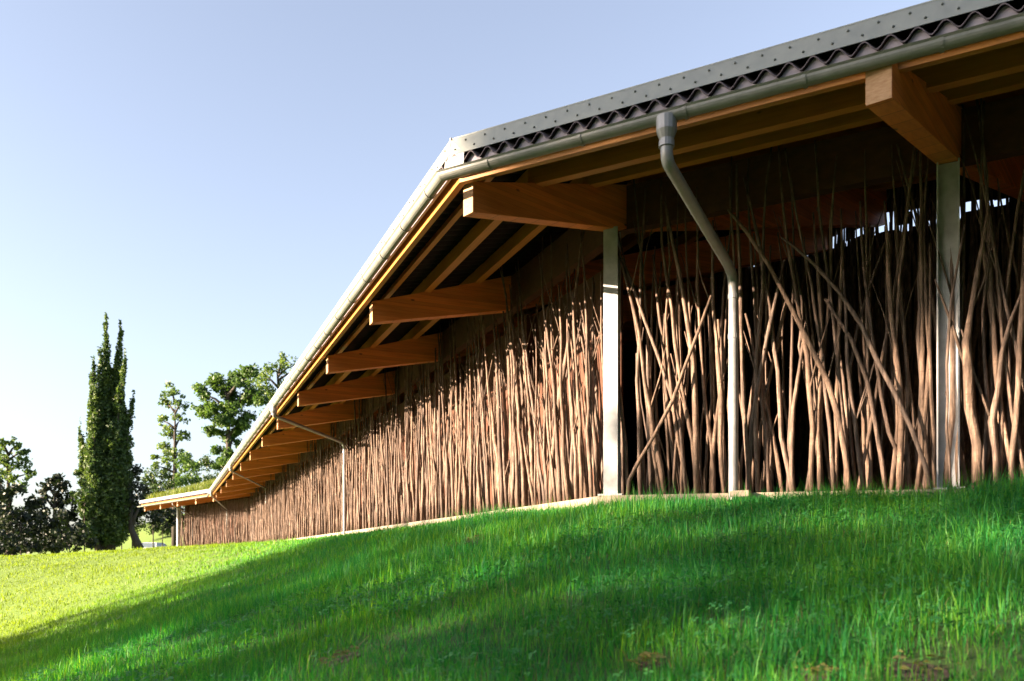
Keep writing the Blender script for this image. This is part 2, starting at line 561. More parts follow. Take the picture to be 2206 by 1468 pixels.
# flashing with bolt heads
FZ0, FZ1 = ZO + .074, ZO + .208
flm = MB()
def flash_strip(segs, z0, z1, mi=0):
    A1, A2, B1, B2 = off(1.80, ENDX + .02), off(1.775, ENDX + .02), off(1.793, ENDX + .015), off(1.768, ENDX + .015)
    for i in segs:
        pts = [(*A1[i], z0), (*A1[i + 1], z0), (*B1[i + 1], z0), (*B1[i], z0), (*A2[i], z1), (*A2[i + 1], z1), (*B2[i + 1], z1), (*B2[i], z1)]
        flm.hexa(pts, mi)
flash_strip((0, 1, 2), FZ0, FZ1)
strip(flm, 1.777, 1.60, FZ1 - .004, FZ1 + .006, ENDX)
bo = flm
for i in range(2):
    A1, A2 = off(1.80, ENDX), off(1.775, ENDX)
    e0, e1 = np.array(A1[i]), np.array(A1[i + 1]); t0, t1 = np.array(A2[i]), np.array(A2[i + 1])
    Ls = np.linalg.norm(e1 - e0)
    k = 0; s = .12
    while s < Ls - .05:
        t = s / Ls
        h = (.3 if k % 2 else .72)
        p = (e0 + (e1 - e0) * t) * (1 - h) + (t0 + (t1 - t0) * t) * h
        z = FZ0 + (FZ1 - FZ0) * h
        n = NORM[i]
        r = .0085
        c = Vector((p[0] + n[0] * .003, p[1] + n[1] * .003, z))
        tt = Vector((*[d for d in (D1, D2, D3)[i]], 0)); uu = Vector((0, 0, 1)); nn = Vector((*n, 0))
        ring = [c + tt * r * math.cos(a) + uu * r * math.sin(a) for a in [m * math.pi / 3 for m in range(6)]]
        ring2 = [c + nn * .007 + (q - c) * .6 for q in ring]
        bo.add(ring + ring2, [(q, (q + 1) % 6, 6 + (q + 1) % 6, 6 + q) for q in range(6)] + [tuple(range(6, 12))], 1)
        if k % 2 == 0:   # screw heads along the folded top
            q = t0 + (t1 - t0) * t - np.array(n) * .03
            bo.box((q[0], q[1], FZ1 + .012), (.018, .018, .014), None, 1)
        s += .085 if i == 0 else .17
        k += 1
fl_o = bpart(flm, 'edge_flashing', [M['flash'], M['bolt']], roof_o)
# pale folded cap at the bend
cp = MB()
E1 = off(1.815)[1]; E1i = off(1.72)[1]
for d, n in ((D1, N1), (D2, N2)):
    a = Vector((*off(1.806)[1], 0)); b = a + Vector((*d, 0)) * (.14 if d is D1 else .10)
    up = Vector((-n[0] * .026, -n[1] * .026, 0))
    z0, z1 = ZO - .03, FZ1 + .012
    nn = Vector((n[0] * .006, n[1] * .006, 0))
    def q(p, z, u): return (p + up * u + Vector((0, 0, z)))
    cp.hexa([q(a, z0, 0), q(b, z0, 0), q(b, z0, 0) - nn, q(a, z0, 0) - nn,
             q(a, z1, 1), q(b, FZ1 - .01 if d is D2 else z0 + .10, 1 if d is D2 else .3), q(b, FZ1 - .01 if d is D2 else z0 + .10, 1 if d is D2 else .3) - nn, q(a, z1, 1) - nn])
bpart(cp, 'corner_cap', M['cap'], roof_o)

# gutter: half round, along the whole eave
gu = MB()
GR = .047
gl = off(1.85, ENDX)
prof = []
for a in range(0, 181, 18):
    prof.append((math.cos(R(180 + a)) * GR, math.sin(R(180 + a)) * GR))     # offset, z
inner = [(x * .93, z * .93) for x, z in prof[::-1]]
full = prof + [(GR + .012, .012), (GR, .014)] + inner
m_ = len(full)
vs = []
for (po, pz) in full:
    line = off(1.85 + po, ENDX)
    vs.append([(p[0], p[1], EAVE + .02 + pz) for p in line])
flat = [vs[j][i] for i in range(4) for j in range(m_)]
fs = []
for i in range(3):
    for j in range(m_):
        a, b = i * m_ + j, i * m_ + (j + 1) % m_
        fs.append((a, b, b + m_, a + m_))
fs.append(tuple(range(m_))); fs.append(tuple(3 * m_ + k for k in range(m_ - 1, -1, -1)))
gu.add(flat, fs)
gut_o = bpart(gu, 'gutter', M['gutter'], smooth=False)
for i in range(3):
    a, b = np.array(gl[i]), np.array(gl[i + 1])
    Ls = np.linalg.norm(b - a)
    n = max(1, round(Ls / .74))
    for k in range(n):
        t = (k + .45) / n
        if i == 0 and t * Ls < L1 - 8: continue
        c = a + (b - a) * t
        nn, tt = NORM[i], (D1, D2, D3)[i]
        bb = MB(); pv = []
        for s_ in (-.011, .011):
            for r_ in (GR + .0015, GR + .007):
                for ang in range(0, 181, 20):
                    po, pz = math.cos(R(180 + ang)) * r_, math.sin(R(180 + ang)) * r_
                    pv.append((c[0] + nn[0] * po + tt[0] * s_, c[1] + nn[1] * po + tt[1] * s_, EAVE + .02 + pz))
        fs = []
        for j in range(9):
            A0, A1_, B0, B1_ = j, 10 + j, 20 + j, 30 + j
            fs += [(A1_, A1_ + 1, B1_ + 1, B1_), (A0, A0 + 1, A1_ + 1, A1_), (B0, B1_, B1_ + 1, B0 + 1)]
        bb.add(pv, fs)
        bpart(bb, 'gutter_bracket', M['gutter'], gut_o)

# purlins running along under the sheets
for o_, w_, h_ in ((1.70, .05, .125), (1.40, .05, .05), (1.02, .08, .14), (.40, .08, .14), (-.35, .08, .14), (-1.4, .08, .14), (-2.5, .08, .14), (-3.6, .08, .14), (-4.6, .08, .14)):
    A_, B_ = off(o_, ENDX - .03), off(o_ - w_, ENDX - .03)
    for i in range(3):
        # in local coordinates: X along the purlin so that the grain follows it
        a = Vector((*A_[i], 0)); b = Vector((*A_[i + 1], 0)); c = Vector((*B_[i + 1], 0)); d = Vector((*B_[i], 0))
        ztop = zr(o_) - .002
        ax = (b - a).normalized(); ang = math.atan2(ax.y, ax.x)
        org = Vector((a.x, a.y, ztop)); rot = Matrix.Rotation(-ang, 3, 'Z')
        pts = [rot @ (Vector((p.x, p.y, z)) - org) for z in (ztop - h_, ztop) for p in (a, b, c, d)]
        mb = MB(); mb.hexa(pts)
        ob = mb.build('purlin', M['purlin'])
        ob.location = org; ob.rotation_euler = (0, 0, ang)
        ob.parent = barn; ob.matrix_parent_inverse = Matrix.Translation(-Vector(barn.location))

# rafters
def rafter(pe, pw, inner, width=.13):
    """pe, pw: plan points at the outer end and over the wall; inner: point far inside"""
    pe, pw, inner = Vector((*pe, 0)), Vector((*pw, 0)), Vector((*inner, 0))
    ax = (pw - pe).normalized(); ang = math.atan2(ax.y, ax.x)
    L_w = (pw - pe).length; L_i = (inner - pe).length
    drop = .142
    prof_ = [(0, 2.735, zr(1.62) - drop + .004), (L_w, 3.055, zr(0) - drop + .004), (L_i, zr(-5) - .60, zr(-5) - drop + .004)]
    h = width / 2
    v = []
    for x, zb, zt in prof_:
        v += [(x, -h, zb - EAVE), (x, h, zb - EAVE), (x, h, zt - EAVE), (x, -h, zt - EAVE)]
    f, mi = [(0, 3, 2, 1)], [1]
    for s in range(2):
        j = 4 * s
        for a, b in ((0, 1), (1, 2), (2, 3), (3, 0)):
            f.append((j + a, j + b, j + 4 + b, j + 4 + a)); mi.append(0)
    f.append((8, 9, 10, 11)); mi.append(1)
    mb = MB(); mb.v, mb.f, mb.mi = v, f, mi
    ob = mb.build('rafter', [M['glulam'], M['glulam_end']], bevel=.004)
    ob.location = (pe.x, pe.y, EAVE); ob.rotation_euler = (0, 0, ang)
    ob.parent = barn; ob.matrix_parent_inverse = Matrix.Translation(-Vector(barn.location))
    return ob
bis = unit(N1[0] + N2[0], N1[1] + N2[1])
kk = 1 / (bis[0] * N1[0] + bis[1] * N1[1])
rafter((W1[0] + bis[0] * 1.62 * kk, W1[1] + bis[1] * 1.62 * kk), W1, (W1[0] - bis[0] * 5 * kk, W1[1] - bis[1] * 5 * kk), .12)
BAY = 2.70
for i in range(1, 12):
    w = (W1[0] + D2[0] * BAY * i, W1[1] + D2[1] * BAY * i)
    rafter((w[0] + N2[0] * 1.62, w[1] + N2[1] * 1.62), w, (w[0] - N2[0] * 5, w[1] - N2[1] * 5))
rafter((off(1.62)[2]), W2, off(-5)[2])
for i in range(1, 5):
    w = (W2[0] + D3[0] * 2.2 * i, W2[1] + D3[1] * 2.2 * i)
    rafter((w[0] + N3[0] * 1.62, w[1] + N3[1] * 1.62), w, (w[0] - N3[0] * 5, w[1] - N3[1] * 5))
W2p = (3.30, 6.50)                 # steel post at the right of the photograph
end2 = (2.16, 5.06)
sk = unit(W2p[0] - end2[0], W2p[1] - end2[1])
for i in range(4):
    w = (W2p[0] + D1[0] * BAY * i, W2p[1] + D1[1] * BAY * i)
    e = (end2[0] + D1[0] * BAY * i, end2[1] + D1[1] * BAY * i)
    rafter(e, w, (w[0] + sk[0] * 5.4, w[1] + sk[1] * 5.4), .15)

# wall plate and steel posts
wp = MB(); strip(wp, -.065, -.17, 3.07, lambda o: zr(o) - .145)
bpart(wp, 'wall_plate', M['boarding'])

def h_post(p, ax, flange=.13, depth=.13, top=3.05, name='steel_post', m='galv'):
    """H section; ax = plan direction the flanges face"""
    ax = Vector((*ax, 0)).normalized(); sd = Vector((-ax.y, ax.x, 0))
    z0 = base_z(*p) - .02; mb = MB(); t = .011
    def slab(c, hx, hy):
        c = Vector((*p, 0)) + c
        pts = [c - ax * hx - sd * hy, c + ax * hx - sd * hy, c + ax * hx + sd * hy, c - ax * hx + sd * hy]
        mb.hexa([(q.x, q.y, z) for z in (z0, top) for q in pts])
    slab(ax * (depth / 2 - t / 2), t / 2, flange / 2)
    slab(-ax * (depth / 2 - t / 2), t / 2, flange / 2)
    slab(Vector((0, 0, 0)), depth / 2 - t, .004)
    # base plate
    c = Vector((*p, 0))
    pts = [c - ax * .11 - sd * .11, c + ax * .11 - sd * .11, c + ax * .11 + sd * .11, c - ax * .11 + sd * .11]
    mb.hexa([(q.x, q.y, z) for z in (z0 + .021, z0 + .036) for q in pts])
    return bpart(mb, name, M[m])
h_post((W1[0] + bis[0] * .04, W1[1] + bis[1] * .04), (-.30, -.95), .13, .15)
for i in range(4):
    h_post((W2p[0] + D1[0] * BAY * i, W2p[1] + D1[1] * BAY * i), (D1[0] * .95 + .1, D1[1] * .95 + .0), .13, .155)
for i in range(1, 12):
    h_post((W1[0] + D2[0] * BAY * i - N2[0] * .33, W1[1] + D2[1] * BAY * i - N2[1] * .33), N2, .12, .12, 3.05, 'inner_post', 'boarding')
h_post((W2[0] - N2[0] * .33, W2[1] - N2[1] * .33), N2, .12, .12, 3.05, 'inner_post', 'boarding')
h_post((W3[0] - D3[0] * .0 + N3[0] * .12, W3[1] + N3[1] * .12), N3, .16, .16)

# boarding behind the sticks on the long side, and the closed back
bd = MB(); strip(bd, -.40, -.43, .50, 3.06, 0, (2,))
_a, _b = [(off(q)[1][0] + D2[0] * .45, off(q)[1][1] + D2[1] * .45) for q in (-.40, -.43)]
_c, _d = off(-.43)[2], off(-.40)[2]
bd.hexa([(x[0], x[1], z) for z in (.50, 3.06) for x in (_a, _d, _c, _b)])
bpart(bd, 'wall_boarding', M['boarding'])
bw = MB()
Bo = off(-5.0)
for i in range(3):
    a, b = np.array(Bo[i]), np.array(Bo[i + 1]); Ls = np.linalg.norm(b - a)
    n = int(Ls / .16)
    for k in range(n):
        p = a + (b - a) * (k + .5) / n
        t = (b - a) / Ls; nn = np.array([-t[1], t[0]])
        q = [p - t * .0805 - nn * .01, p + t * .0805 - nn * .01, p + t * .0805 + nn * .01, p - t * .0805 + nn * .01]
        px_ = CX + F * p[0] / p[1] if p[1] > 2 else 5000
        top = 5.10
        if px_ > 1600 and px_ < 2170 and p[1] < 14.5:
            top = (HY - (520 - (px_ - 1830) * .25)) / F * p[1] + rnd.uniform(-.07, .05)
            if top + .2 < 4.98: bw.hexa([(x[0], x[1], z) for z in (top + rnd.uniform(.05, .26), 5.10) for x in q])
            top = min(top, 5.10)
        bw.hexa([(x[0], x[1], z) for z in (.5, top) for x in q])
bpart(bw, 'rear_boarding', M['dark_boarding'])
# end walls
for c, d in ((W0, N1), (W3, N3)):
    e = MB()
    a = Vector((*c, 0)) - Vector((*d, 0)) * .25; b = Vector((*c, 0)) - Vector((*d, 0)) * 4.97
    t = Vector((-d[1], d[0], 0)) * .02
    e.hexa([(q.x, q.y, z) for z in (.5, 3.3) for q in (a - t, a + t, b + t, b - t)])
    e2 = [(q.x, q.y, z) for q, z in ((a - t, 3.3), (a + t, 3.3), (b + t, 3.3), (b - t, 3.3), (a - t, 3.32), (a + t, 3.32), (b + t, 4.9), (b - t, 4.9))]
    e.hexa(e2)
    bpart(e, 'end_boarding', M['boarding'])

# downpipes
def downpipe(pts, top_pt, radius=.048, seg=14):
    mb = MB()
    # rounded elbows
    P_ = [Vector(p) for p in pts]
    path = [P_[0]]
    for i in range(1, len(P_) - 1):
        a, b, c = P_[i - 1], P_[i], P_[i + 1]
        r_ = min(.16, (a - b).length * .45, (c - b).length * .45)
        p0 = b + (a - b).normalized() * r_; p2 = b + (c - b).normalized() * r_
        for t in (0, .2, .4, .6, .8, 1):
            path.append(p0 * (1 - t) ** 2 + b * 2 * t * (1 - t) + p2 * t * t)
    path.append(P_[-1])
    mb.tube(path, radius, seg)
    o = bpart(mb, 'downpipe', M['zinc'], gut_o, smooth=True)
    md = o.modifiers.new('es', 'EDGE_SPLIT'); md.split_angle = R(50)
    return o, path
# the near one
g0 = Vector((1.05, 5.68, 0)) 
gp = off(1.85)
def on_gutter(px):
    """point of the gutter line seen at photo column px"""
    k = (px - CX) / F
    for i in range(3):
        a, b = np.array(gp[i]), np.array(gp[i + 1])
        den = (b[0] - a[0]) - k * (b[1] - a[1])
        t = (k * a[1] - a[0]) / den
        if 0 <= t <= 1: return Vector((*(a + (b - a) * t), EAVE - .04))
def on_wall(px, o_=.14):
    k = (px - CX) / F
    L_ = off(o_)
    best = None
    for i in range(3):
        a, b = np.array(L_[i]), np.array(L_[i + 1])
        den = (b[0] - a[0]) - k * (b[1] - a[1])
        t = (k * a[1] - a[0]) / den
        if -.001 <= t <= 1.001:
            p = a + (b - a) * t
            if p[1] > 0 and (best is None or p[1] < best.y): best = Vector((*p, 0))
    return best
def hopper(p, name='rainwater_outlet', r0=.070, r1=.046):
    mb = MB()
    mb.tube([p + Vector((0, 0, .045)), p + Vector((0, 0, -.045)), p + Vector((0, 0, -.10)), p + Vector((0, 0, -.12))], [r0, r0 * .98, r1, r1], 16)
    bpart(mb, name, M['zinc'], gut_o)
    return
def collar(p, d, r=.052):
    mb = MB(); d = Vector(d).normalized()
    mb.tube([p - d * .02, p + d * .02], r, 16)
    bpart(mb, 'pipe_collar', M['zinc'], gut_o)
specs = [(1436, 1580, 590, .19), (590, 742, 955, .17), (497, 573, 1052, .05), (455, 489, 1098, .05)]
for n_, (gxp, wxp, ykink, oo) in enumerate(specs):
    g = on_gutter(gxp); w = on_wall(wxp, oo)
    zk = (HY - ykink) / F * w.y
    hopper(g)
    top = g + Vector((0, 0, -.08))
    foot = Vector((w.x, w.y, base_z(w.x, w.y) - .06))
    knee = Vector((w.x, w.y, zk))
    pts = [top, g + Vector((0, 0, -.24 if n_ == 0 else -.13)), knee, foot]
    downpipe(pts, g, .041 if n_ == 0 else (.033 if n_ == 1 else .026))
    collar(knee + Vector((0, 0, -.19)), (0, 0, 1), .045 if n_ == 0 else .037)
    if n_ == 0:
        collar(Vector((w.x, w.y, 1.9)), (0, 0, 1), .045)
        collar(g + Vector((0, 0, -.13)), (0, 0, 1), .052)
        gb = MB(); gb.box((foot.x + .05, foot.y - .05, foot.z + .045), (.15, .12, .05), Matrix.Rotation(R(-29), 3, 'Z'))
        bpart(gb, 'drain_cover', M['concrete'], gut_o)
g = on_gutter(372); w = on_wall(415, .05)
downpipe([g + Vector((0, 0, -.04)), g + Vector((0, 0, -.12)), Vector((w.x, w.y, 2.45)), Vector((w.x, w.y, .6))], g, .026)

# ------------------------------------------------------------------ poles
BARKCOL = M['bark']
def pole_mesh(mb, pts, rads, seg=7, knots=3, rr=rnd, twigs=0):
    """organic stick: polyline resampled, small wobble, knots"""
    P_ = [Vector(p) for p in pts]
    # resample
    out, rad = [], []
    for i in range(len(P_) - 1):
        a, b = P_[i], P_[i + 1]
        n = max(1, int((b - a).length / .22))
        for k in range(n):
            t = k / n
            out.append(a.lerp(b, t)); rad.append(rads[i] * (1 - t) + rads[i + 1] * t)
    out.append(P_[-1]); rad.append(rads[-1])
    # smooth the kinks a little
    sm = [out[0]] + [out[i] * .6 + (out[i - 1] + out[i + 1]) * .2 for i in range(1, len(out) - 1)] + [out[-1]]
    for i in range(1, len(sm) - 1):
        j = rad[i] * .55
        if rr.random() < .16:      # a real kink: everything above shifts
            kx, ky = rr.uniform(-.016, .016), rr.uniform(-.010, .010)
            for q_ in range(i, len(sm)): sm[q_] = sm[q_] + Vector((kx, ky, 0)) * min(1, (q_ - i + 1) / 2)
        sm[i] = sm[i] + Vector((rr.uniform(-j, j), rr.uniform(-j, j), 0))
        if rr.random() < .12 * knots / 3: rad[i] *= rr.uniform(1.12, 1.3)
    mb.tube(sm, rad, seg, True, 0, rr)
    for _ in range(twigs):
        i = rr.randrange(len(sm) // 3, len(sm) - 1)
        p = sm[i]; a = rr.choice((0, 3.14)) + rr.uniform(-.5, .5) - .5; up = rr.uniform(.25, .8) if rr.random() < .6 else .05
        up = min(up, max(.05, 3.35 - p.z - (0 if p.z > 1.9 else 9)) if False else up)
        d = Vector((math.cos(a) * .30, math.sin(a) * .30, 1)).normalized()
        e = p + d * up; r = rad[i] * .5
        mid = p.lerp(e, .5) + Vector((rr.uniform(-.02, .02), rr.uniform(-.02, .02), 0))
        mb.tube([p, mid, e], [r, r * .75, r * .4], 5)

def pole_object(pts, rads, label, group, name='wooden_pole', **kw):
    base = Vector(pts[0]); mb = MB()
    pole_mesh(mb, [Vector(p) - base for p in pts], rads, **kw)
    o = mb.build(name, M['bark'], loc=base, smooth=True)
    return tag(o, label, 'pole', group)

def wallpt(px, py, o_):
    """point of the vertical plane o_ metres in front of the right wall line, seen at the photo pixel"""
    k = (px - CX) / F
    a = np.array((W1[0] + N1[0] * o_, W1[1] + N1[1] * o_)); d = np.array(D1)
    t = (k * a[1] - a[0]) / (d[0] - k * d[1])
    p = a + d * t
    return Vector((p[0], p[1], (HY - py) / F * p[1]))
C6 = lambda x, y: (1250 + .409 * x, 500 + .409 * y)
C7 = lambda x, y: (1700 + .409 * x, 500 + .409 * y)
RIGHT = [  # crop, points foot first, px widths (photo pixels), offset in front of wall, label
 (C6, [(252, 1395), (255, 1310), (285, 1230), (380, 1090), (500, 870), (600, 580), (690, 335)], (9, 9, 8.5, 8, 7.5, 7, 6), .14, 'bare pole with kinked foot lying steeply across others, leaning right beside the corner post'),
 (C6, [(445, 1395), (385, 1060), (345, 800), (310, 540), (270, 340), (200, 110)], (10, 10, 9, 8, 6, 4), .06, 'slender pole leaning left from beside the corner post up to the rafter'),
 (C6, [(335, 1395), (322, 1080), (295, 850), (300, 640)], (10, 10, 9, 7), -.02, 'short bowed pole nearest the corner post on its right'),
 (C6, [(560, 1395), (530, 1000), (480, 850), (400, 640), (290, 300), (190, 90), (100, -260)], (9, 9, 8.5, 8, 7.5, 6, 4), .02, 'long straight pole leaning left whose tip crosses in front of the corner post head'),
 (C6, [(505, 1395), (480, 1060), (440, 830), (430, 600), (390, 340), (375, 120)], (8, 8, 7, 6.5, 6, 4), -.05, 'thin upright pole between the kinked pole and the thick yellowish pole'),
 (C6, [(612, 1395), (600, 900), (585, 680), (552, 430), (520, 220), (470, 0), (440, -160)], (12, 11.5, 10.5, 9.5, 8, 6.5, 4), .04, 'tall yellowish pole with bent upper half halfway between corner post and downpipe'),
 (C6, [(545, 1395), (540, 1080), (520, 980), (535, 700), (525, 360)], (7, 7, 6.5, 6, 5), -.08, 'thin pole just left of the tall yellowish pole'),
 (C6, [(475, 1395), (460, 1130), (435, 900), (430, 690)], (7, 7, 6, 5), -.10, 'short thin pole under the long leaning pole'),
 (C6, [(760, 1395), (740, 1100), (745, 880), (735, 700), (705, 420), (700, 190), (706, -60)], (10, 9.5, 9, 8, 7, 6, 4), .05, 'slim knotty pole standing just left of the white downpipe'),
 (C6, [(690, 1395), (700, 1080), (735, 880), (750, 620), (735, 460)], (9, 8.5, 7.5, 6, 5), -.03, 'bowed pole crossing behind the slim knotty pole'),
 (C6, [(655, 1395), (662, 1100), (700, 900), (690, 640), (680, 430)], (7, 6.5, 6, 6, 5), -.10, 'straight thin pole in shade, second left of the downpipe'),
 (C6, [(385, 1395), (380, 1060), (365, 820), (362, 600)], (8, 8, 7, 5), -.10, 'dark pole behind the lower end of the kinked pole'),
 (C6, [(440, 600), (445, 430)], (6, 5), -.05, None),
 (C6, [(880, 1395), (905, 1000), (930, 790), (1000, 480), (1040, 300), (1075, 150)], (11, 10, 9.5, 8, 6.5, 4), .02, 'pole just right of the downpipe bending to the right at mid height'),
 (C6, [(935, 1395), (930, 1160), (985, 860), (1005, 750), (1085, 400), (1100, 330)], (8, 8, 8, 7, 6, 5), -.08, 'dark pole leaning right behind the bent pole beside the downpipe'),
 (C6, [(835, 1395), (840, 1180), (900, 960), (935, 700), (910, 560), (870, 430)], (7, 7, 7, 6.5, 6, 4), -.05, 'thin crooked pole first right of the downpipe with a forked pale tip'),
 (C6, [(1000, 1395), (960, 950), (965, 850), (1060, 550)], (9, 8, 7, 5), -.12, 'dark pole in the gap left of the bowed pole'),
 (C6, [(1068, 1395), (1035, 1030), (990, 930), (960, 720)], (8, 8, 7, 5), -.06, 'thin pole with pale foot leaning left'),
 (C6, [(1125, 1395), (1103, 950), (1150, 700), (1165, 580)], (10, 9.5, 8, 6), .03, 'bowed brown pole curving right to meet its neighbour at mid height'),
 (C7, [(325, 1410), (300, 1150), (272, 960), (215, 800), (100, 590), (0, 370), (-110, 170), (-230, -20), (-330, -120)], (14, 13.5, 13, 12, 10.5, 9.5, 8.5, 7, 5), .16, 'thickest diagonal pole, bent at the knee and leaning far left toward the downpipe'),
 (C7, [(755, 1390), (735, 1230), (650, 1030), (560, 850), (460, 690), (385, 480), (270, 320), (130, 150), (20, 80), (-40, 30)], (10, 10, 10, 9.5, 9, 9, 8, 7, 6, 4), .13, 'long diagonal pole leaning left from the foot of the right steel post'),
 (C7, [(988, 1400), (985, 1100), (930, 750), (918, 570), (962, 460), (992, 180), (1035, -10), (1050, -150)], (21, 20, 18, 17, 9, 8, 7, 5), .12, 'very thick grey trunk with a thin offset upper stem, right of the right steel post'),
 (C7, [(590, 1200), (520, 1080), (480, 850), (440, 560), (400, 250), (380, 0), (375, -160)], (9, 9, 8.5, 8, 6.5, 5, 4), .02, 'slender pole with a pale middle, leaning left and crossed by the long diagonal pole'),
 (C7, [(580, 1395), (592, 1000), (580, 800), (545, 450), (505, 50), (495, -160)], (13, 12, 11, 9, 7, 4), .05, 'stout pole with swollen sunlit foot left of the right steel post'),
 (C7, [(690, 1395), (650, 950), (612, 650), (590, 350), (560, 50), (555, -150)], (8, 8, 7, 6.5, 5, 4), -.08, 'thin dark pole leaning left, first behind the right steel post'),
 (C7, [(635, 1395), (622, 1150), (610, 1050)], (14, 13, 8), -.02, 'short pale stump of pole standing left of the right steel post'),
 (C7, [(160, 1395), (155, 930), (178, 640), (182, 400), (140, 130), (125, -100)], (10, 10, 9.5, 9, 7, 4), .00, 'upright pole with a snapped side twig, behind the thickest diagonal pole'),
 (C7, [(175, 1395), (150, 1100), (120, 900), (42, 590), (80, 500), (80, 380), (12, 50)], (10, 10, 9, 7, 7, 6, 4), -.04, 'crooked pole under the thickest diagonal pole, leaning left'),
 (C7, [(18, 1395), (8, 950), (60, 690)], (10, 9, 6), -.02, 'pole bowed left, beneath the thickest diagonal pole'),
 (C7, [(88, 1395), (132, 1080), (140, 940)], (9, 9, 7), .02, 'short pole leaning right under the thickest diagonal pole'),
 (C7, [(245, 1395), (238, 950), (245, 800), (240, 550), (266, 350), (266, 130), (262, -120)], (9, 9, 8, 7.5, 7, 6, 4), .01, 'upright slim pole rising behind the knee of the thickest diagonal pole'),
 (C7, [(400, 1395), (345, 1000), (302, 700), (290, 450), (280, 200)], (9, 9, 8, 6, 4), .04, 'reddish pole leaning left, between the two diagonal poles'),
 (C7, [(445, 1395), (395, 1140), (390, 900), (370, 700)], (8, 8, 6, 5), -.10, 'dark short pole between the two diagonal poles'),
 (C7, [(512, 1395), (462, 1000), (420, 800), (340, 560), (200, 350)], (10, 10, 9.5, 8, 6), .03, 'knotted pole leaning left below the long diagonal pole'),
 (C7, [(360, 1395), (340, 1180), (300, 960), (320, 720), (350, 480), (410, 300), (520, 0)], (7, 7, 7, 6, 6, 6, 4), -.12, 'thin dark pole whose upper half sweeps right across its neighbours'),
 (C7, [(690, 1395), (690, 800), (672, 520), (702, 420), (682, 100), (720, 0)], (9, 9, 8, 7, 6, 4), .0, 'kinked upright pole left of the right steel post'),
 (C7, [(772, 1395), (742, 900), (720, 600), (745, 350), (735, 60)], (7, 7, 6, 5, 4), .02, 'thin pole touching the left side of the right steel post'),
 (C7, [(853, 1395), (832, 1050), (830, 700), (846, 350), (893, 160), (925, -40)], (6, 6, 5.5, 5, 5, 4), .15, 'thin dark pole standing in front of the right steel post'),
 (C7, [(1092, 1395), (1070, 1000), (1082, 800), (1150, 480), (1225, 320)], (14, 13, 11, 8, 6), .05, 'forked pole opening in a V right of the very thick grey trunk'),
 (C7, [(1010, 1395), (1030, 1150), (1062, 900), (1010, 610), (1040, 230), (1090, 0)], (9, 9, 8, 7, 6, 4), .0, 'pole bent left at mid height, behind the forked pole'),
 (C7, [(1178, 1395), (1185, 1000), (1205, 600), (1235, 150), (1240, -100)], (13, 12, 11, 8, 5), .06, 'stout reddish pole at the right edge of the photo'),
 (C7, [(1150, 1395), (1160, 1100), (1170, 560)], (8, 8, 6), -.06, 'thin pole left of the stout reddish pole at the right edge'),
 (C7, [(1120, 800), (1140, 500), (1050, 230), (1030, 60)], (6, 6, 5, 4), -.02, None),
]
GR_R = 'poles standing in the open right-hand bays'
n_single = 0
last_pole = None
for conv, pts, wid, oo, lab in RIGHT:
    pp, rr_ = [], []
    for (cx, cy), w in zip(pts, wid):
        px, py = conv(cx, cy)
        q = wallpt(px, py, oo)
        pp.append(q); rr_.append(w / 2 / F * q.y * 1.0)
    if lab is None:
        mb = MB(); pole_mesh(mb, [p - Vector(last_pole.location) for p in pp], rr_, knots=2)
        ob = mb.build('side_branch', M['bark'], parent=last_pole, smooth=True)
        continue
    if pts[0][1] > 1380 : pp[0].z = min(pp[0].z, base_z(pp[0].x, pp[0].y) - .01) if oo < .15 else pp[0].z - .03
    last_pole = pole_object(pp, rr_, lab, GR_R, seg=9, knots=4, twigs=rnd.choice((0, 1, 2)))
    n_single += 1

def rand_pole(p, d, n, zb, ztop, lean, olean, r0, bends=2, rr=rnd):
    """foot p (plan), along d, outward n"""
    H = ztop - zb
    k = 3 + bends
    pts, rads = [], []
    ph = rr.uniform(0, 6.28); amp = rr.uniform(.015, .065)
    for j in range(k + 1):
        t = j / k
        s = lean * t * H + amp * math.sin(ph + t * rr.uniform(3, 6)) * (t > 0)
        o_ = olean * t * H + amp * .5 * math.sin(ph * 2 + t * 4) * (t > 0)
        pts.append(Vector((p[0] + d[0] * s + n[0] * o_, p[1] + d[1] * s + n[1] * o_, zb + H * t)))
        rads.append(r0 * (1 - .66 * t ** 1.1))
    return pts, rads

# thin dark poles deeper in the right bays, feet behind the front row
def s_of_px(px, o_):
    q = wallpt(px, 1000, o_); return (q.x - W1[0]) * D1[0] + (q.y - W1[1]) * D1[1]
s_pipe, s_post = s_of_px(1580, .1), s_of_px(2040, 0)
def bay_word(s):
    if s < s_pipe: return 'between the corner post and the white downpipe'
    if s < s_post: return 'between the white downpipe and the right steel post'
    return 'right of the right steel post'
back_poles = MB()
for k in range(132):
    s = .12 + 6.4 * (k + rnd.random()) / 132
    row = (0, 1, 0, 2)[k % 4]
    o_ = (.0, -.25, -.36)[row] + rnd.uniform(-.03, .03)
    p = (W1[0] + D1[0] * s + N1[0] * o_, W1[1] + D1[1] * s + N1[1] * o_)
    zt = rnd.uniform(2.2, 3.03) if row else rnd.uniform(3.2, 3.58)
    pts, rads = rand_pole(p, D1, N1, .52, zt, rnd.gauss(-.03, .06), 0 if row == 0 else rnd.uniform(-.02, .02), rnd.uniform(.014, .024) if row == 0 else rnd.uniform(.011, .022))
    if s < 3.9:
        pole_object(pts, rads, ('tall thin dark pole reaching the roof, ' if row == 0 else 'short thin dark rear pole ') + bay_word(s), ('tall thin poles ' if row == 0 else 'short rear poles ') + bay_word(s), twigs=rnd.choice((0, 0, 1, 2)))
        n_single += 1
    else:
        pole_mesh(back_poles, pts, rads)
